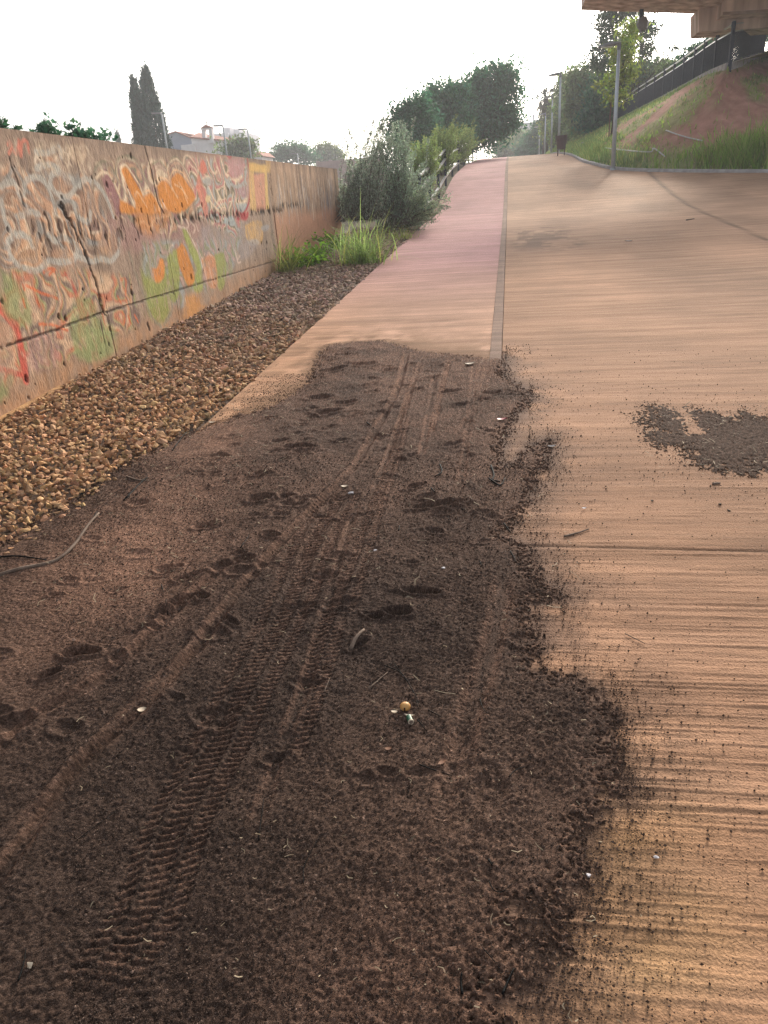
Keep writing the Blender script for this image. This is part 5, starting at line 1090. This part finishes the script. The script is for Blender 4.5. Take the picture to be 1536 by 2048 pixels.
for l, lb in (([(1210, 302), (1235, 306), (1275, 304), (1300, 304), (1313, 306), (1320, 314), (1330, 321)], 'pale irrigation hose lying across the lower embankment by the nearest lamp'), ([(1325, 268), (1355, 276), (1380, 283), (1402, 289)], 'thin pale hose lying higher up on the embankment')):
    hp = smooth_line([on_bank(*p)+np.array([0, 0, .10]) for p in l], 4); mb = MB(); mb.tube(hp-hp[0]*0, .022, 6); o = mb.build('hose', M['hose'], smooth=True); tag(o, lb, 'hose', 'irrigation hoses')

# ------------------------------------------------------------------ litter on the soil
def at_soil(px, py, lift=0.0): p = gp(px, py); p[2] = soil_z(p[0], p[1])+lift; return p
def ellips(mb, c, r, k=10, rot=0):
    pr = [(-1, .02), (-.9, .45), (-.6, .8), (-.2, .98), (.2, .98), (.6, .8), (.9, .45), (1, .02)]
    d = np.array([math.cos(rot), math.sin(rot), 0]); mb.tube([np.array(c)+d*r[0]*u for u, _ in pr], [r[1]*v for _, v in pr], k)
c_ = at_soil(812, 1436, .014); o = thing('nut', c_-np.array([0, 0, .014]), 'small round tan nut with a dark slot on the soil', 'nut'); mb = MB(); ellips(mb, c_, (.017, .015), 14, .1); bd = mb.build('shell', M['cork'], o, smooth=True)
mb = MB(); mb.box(c_[0]-.002, c_[0]+.002, c_[1]-.0165, c_[1]-.010, c_[2]-.006, c_[2]+.006); mb.build('slot', M['slot'], o)
g_ = at_soil(821, 1458, .010); o = thing('cartridge_cap', g_-np.array([0, 0, .010]), 'short green plastic cylinder with a pale rim beside the tan nut', 'cylinder cap'); dv = np.array([.35, -.85, .0]); dv /= np.linalg.norm(dv)
mb = MB(); mb.tube([g_-dv*.014, g_+dv*.011], .0085, 14); mb.build('tube_body', M['green'], o, smooth=False); mb = MB(); mb.tube([g_+dv*.0112, g_+dv*.0145], [.0095, .0090], 14); mb.build('rim', M['ivory'], o); mb = MB(); mb.tube([g_+dv*.0146, g_+dv*.0150], .006, 12); mb.build('end_disc', M['redcap'] if False else M['wood'], o)
def leaf_obj(px, py, L, wd, rot, label, m, name='dry_leaf', curl=.25):
    c = at_soil(px, py, .003); V = []; d = np.array([math.cos(rot), math.sin(rot), 0]); s = np.array([-d[1], d[0], 0])
    for k in range(7):
        u = k/6-.5; hw = wd*.5*math.cos(u*math.pi)**.7+.0006; z = curl*L*(4*u*u)*.35
        for q in (-1, 0, 1): V.append(c+d*u*L+s*q*hw+np.array([0, 0, z+(.15*wd if q else 0)+.002]))
    Q = [(k*3+j, k*3+j+1, k*3+j+4, k*3+j+3) for k in range(6) for j in range(2)]
    V = np.array(V); V = np.vstack([V, V-np.array([0, 0, .0012])]); Q2 = [tuple(i+21 for i in q[::-1]) for q in Q]
    return tag(meshobj(name, V, np.array(Q+Q2), m, loc=tuple(c), smooth=True), label, 'leaf')
leaf_obj(790, 1442, .022, .011, -.1, 'small cream leaf lying left of the tan nut', M['ivory']); leaf_obj(820, 1450, .032, .006, -.05, 'thin pale leaf sliver between the nut and green cylinder', M['ivory'])
M['brownleaf'] = mat('brown_dry_leaf', (.22, .11, .065), (.14, .07, .045), 60, 4, .7)
leaf_obj(778, 1513, .022, .012, .3, 'small brown leaf below the tan nut', M['brownleaf']); leaf_obj(885, 1540, .035, .013, 1.0, 'dry brown leaf on end right of the small brown leaf', M['brownleaf']); leaf_obj(940, 735, .10, .05, .5, 'greyish leaf near the far right corner of the soil', M['ivory']); leaf_obj(287, 1433, .030, .022, .4, 'tan curled leaf in the long left tyre rut', M['ivory']); leaf_obj(690, 986, .04, .025, .2, 'yellowish leaf by the upper tyre rut', M['ivory']); leaf_obj(425, 848, .05, .03, .1, 'cream leaf at the gravel corner of the soil', M['ivory'])
p = at_soil(1003, 843, .004); rc = tag(leaf_obj(1003, 843, .075, .035, .15, 'small red plastic scrap at the right edge of the soil', M['redcap'], 'plastic_scrap'), None, 'scrap')
p = gp(1103, 895); tag(leaf_obj(1103, 895, .05, .022, .2, 'pale bluish scrap on the concrete right of the soil', M['kerb'], 'paper_scrap'), None, 'scrap'); tag(leaf_obj(1168, 1019, .022, .012, .2, 'white scrap on the bare pavement', M['white'], 'paper_scrap'), None, 'scrap'); tag(leaf_obj(1257, 483, .12, .05, .0, 'white scrap far up the tan pavement', M['white'], 'paper_scrap'), None, 'scrap')
def stick(pl, r, label, m, name='stick', cat='stick', group=None, lift=.004):
    L_ = smooth_line([at_soil(a, b, lift) for a, b in pl], 4) if len(pl) > 1 else None
    mb = MB(); rr = np.linspace(r, r*.55, len(L_)); mb.tube(L_, rr, 6); o = mb.build(name, m, loc=tuple(L_[0]), smooth=True); return tag(o, label, cat, group)
stick([(702, 1312), (715, 1296), (730, 1280)], .0085, 'short thick grey wood piece half sunk in the soil', M['wood'], lift=.009)
SG = 'twigs and straws on the soil'
stick([(-30, 1165), (40, 1148), (110, 1130), (150, 1100), (180, 1060), (200, 1035)], .010, 'long curved dark root lying at the gravel edge', M['wood'], 'root', 'root')
stick([(-10, 1119), (40, 1122), (95, 1129)], .005, 'straight tan stick touching the curved dark root', M['straw'])
for l, r, lb in [([(770, 1345), (805, 1362), (828, 1400), (838, 1435)], .0016, 'long arched straw curving down to the tan nut'), ([(788, 1340), (815, 1375), (832, 1410), (841, 1432)], .0014, 'second thin straw rising beside the arched one'), ([(857, 1435), (885, 1452)], .0018, 'short straw right of the tan nut'), ([(836, 1455), (852, 1475)], .0018, 'pale straw below right of the green cylinder'), ([(738, 1392), (776, 1357)], .0022, 'dark thin twig up left of the nut'), ([(650, 1400), (661, 1373)], .0016, 'short twig left of the dark thin one'), ([(960, 1405), (965, 1425), (975, 1445)], .002, 'curved pale straw in the right-hand groove'), ([(840, 1550), (870, 1556), (905, 1556)], .002, 'straw lying by the upright brown leaf'), ([(1018, 1570), (1030, 1553), (1050, 1545)], .002, 'hooked straw near the right edge of the soil'),
                 ([(1005, 1995), (1015, 1970), (1028, 1945)], .0030, 'split pale stick near the bottom right of the soil'), ([(925, 1995), (922, 1970), (924, 1955)], .0030, 'upright frayed stem end near the bottom edge'), ([(965, 1905), (985, 1925), (1000, 1945)], .0015, 'thin grass stalk near the bottom'), ([(978, 1770), (988, 1786), (1005, 1790), (1024, 1775)], .0016, 'bent V shaped straw above the pale concrete bay'), ([(977, 1730), (985, 1743)], .003, 'short white chip of wood low on the soil'), ([(610, 1790), (612, 1750), (640, 1700), (650, 1690)], .0012, 'long thin straw left of centre near the bottom'), ([(520, 1700), (527, 1640), (530, 1610)], .0014, 'thin upright straw in the lower tyre track'), ([(45, 1985), (55, 1950), (60, 1920)], .0022, 'pale branched straw at the bottom left corner'), ([(155, 1500+200), (235, 1640)], .0012, 'faint straw in the lower left ruts'),
                 ([(735, 858), (748, 866)], .005, 'pale chip on the long tyre rut'), ([(880, 935), (884, 952), (870, 962)], .005, 'curved pale stick in the right half of the upper soil'), ([(1020, 1105), (1028, 1120), (1032, 1130)], .003, 'straw angled at the soil edge beside the concrete'), ([(982, 935), (988, 955), (985, 965), (1000, 968)], .006, 'forked pale root at the right soil edge'), ([(978, 965), (1000, 975), (1010, 960)], .005, 'crooked pale twig beside the forked root'), ([(863, 990), (870, 1000)], .004, 'short pale chip near the long dent'), ([(905, 1020), (930, 1028)], .004, 'pale straw beside the long dent'), ([(798, 1075), (800, 1065)], .003, 'tiny chip end below the long dent'), ([(1008, 1050), (1022, 1068)], .004, 'straw crossing onto the bare concrete'), ([(960, 1130), (964, 1140)], .003, 'small white root tip'), ([(325, 1180), (330, 1198)], .003, 'short straw among the left footprints'), ([(338, 1240), (336, 1220)], .002, 'thin straw by the left footprints'), ([(483, 1110), (500, 1085)], .003, 'straw lying above the left footprints'), ([(190, 1045), (195, 1032)], .004, 'pale straw by the bare reddish patch'), ([(250, 1010), (285, 975), (297, 965)], .006, 'long curved root twig at the gravel corner'), ([(255, 960), (275, 970), (300, 972)], .006, 'dark root piece beside the curved twig'), ([(345, 905), (370, 870), (385, 862)], .004, 'straw at the upper gravel corner')]:
    stick(l, r, lb, M['straw'] if 'dark' not in lb else M['wood'], 'twig', 'twig', SG)
stick([(1128, 1075), (1155, 1068), (1178, 1060)], .005, 'dark crooked twig on the bare pavement', M['wood'], 'twig', 'twig'); stick([(1425, 970), (1440, 968)], .008, 'short dark stick below the leafy soil patch', M['wood'], 'twig', 'twig'); stick([(1373, 441), (1388, 438)], .02, 'dark stick far up the tan pavement', M['wood'], 'twig', 'twig')
stick([(1250, 1270), (1290, 1290)], .002, 'thin dark stem across the right pavement', M['wood'], 'twig', 'twig')
# uncountable chaff: tiny straws and chips
rng = np.random.default_rng(123); V = []; Q = []; Cc = []; n_ = 0
for k in range(1500):
    y = 1.0+5.4*rng.random()**1.2; q = rng.random()
    x = rng.uniform(-.62*y-.3, .3) if q < .45 else (rng.uniform(-2.5, -1.2) if q < .8 else rng.uniform(.75, 1.6))
    if q >= .8: y = rng.uniform(3.7, 4.9)
    if q >= .45 and q < .8: y = rng.uniform(2.3, 5.2)
    L = (rng.exponential(.010)+.004)*(.5+.22*y); L = min(L, .08); a = rng.uniform(0, 6.283); w_ = rng.uniform(.0004, .0011)*(1+.35*y); d = np.array([math.cos(a), math.sin(a), rng.normal(0, .25)]); s = np.array([-math.sin(a), math.cos(a), 0])
    z = (soil_z(x, y) if x < .6 else SL*y+.012)+.004+abs(d[2])*L*.5; c = np.array([x, y, z]); bd = rng.normal(0, .2)*L
    V += [c-d*L/2-s*w_, c-d*L/2+s*w_, c+s*(bd+w_), c+s*(bd-w_), c+d*L/2+s*w_, c+d*L/2-s*w_]; Q += [(n_, n_+1, n_+2, n_+3), (n_+3, n_+2, n_+4, n_+5)]; n_ += 6
    Cc += [np.ones(3)*rng.choice([.25, .4, .6, .9])]*6
tag(meshobj('straw_chaff', np.array(V), np.array(Q), M['straw'], col=np.array(Cc)), kind='stuff')
# a few separate stones on the soil
for k_, (a, b, r, lb, cl) in enumerate([(703, 998, .014, 'small white pebble by the yellowish leaf', 'w'), (752, 1113, .008, 'white pebble between the tread marks', 'w'), (1177, 1753, .006, 'pale pebble at the soil edge near the bottom', 'w'), (1312, 1716, .006, 'pale pebble on the grooved pavement', 'w'), (68, 1952, .011, 'tan stone in the bottom left corner', 't'), (888, 1146, .008, 'square white chip right of the footprints', 'w'), (1441, 1010, .009, 'dark crumb alone on the right pavement', 'd'), (1459, 1022, .010, 'larger dark crumb beside the first on the pavement', 'd'), (1304, 1003, .008, 'dark crumb in the middle of the pavement', 'd')]):
    p = at_soil(a, b, r*.3); rv, rt_ = ROCKS[k_ % 14]; mt = {'w': M['white'], 't': M['ivory'], 'd': M['bark']}[cl]; tag(meshobj('pebble', rv*r+p, rt_, mt, loc=tuple(p)), lb, 'pebble')

# ------------------------------------------------------------------ air
mb = MB(); mb.box(-310, 310, -70, 430, -6, 45)
hz = bpy.data.materials.new('haze_air'); hz.use_nodes = True; t = hz.node_tree; t.nodes.clear(); vo = t.nodes.new('ShaderNodeVolumePrincipled'); vo.inputs['Density'].default_value = .0017; vo.inputs['Color'].default_value = (.95, .96, 1.0, 1); vo.inputs['Anisotropy'].default_value = .25
ou = t.nodes.new('ShaderNodeOutputMaterial'); t.links.new(vo.outputs[0], ou.inputs['Volume'])
tag(mb.build('haze', hz), kind='stuff')
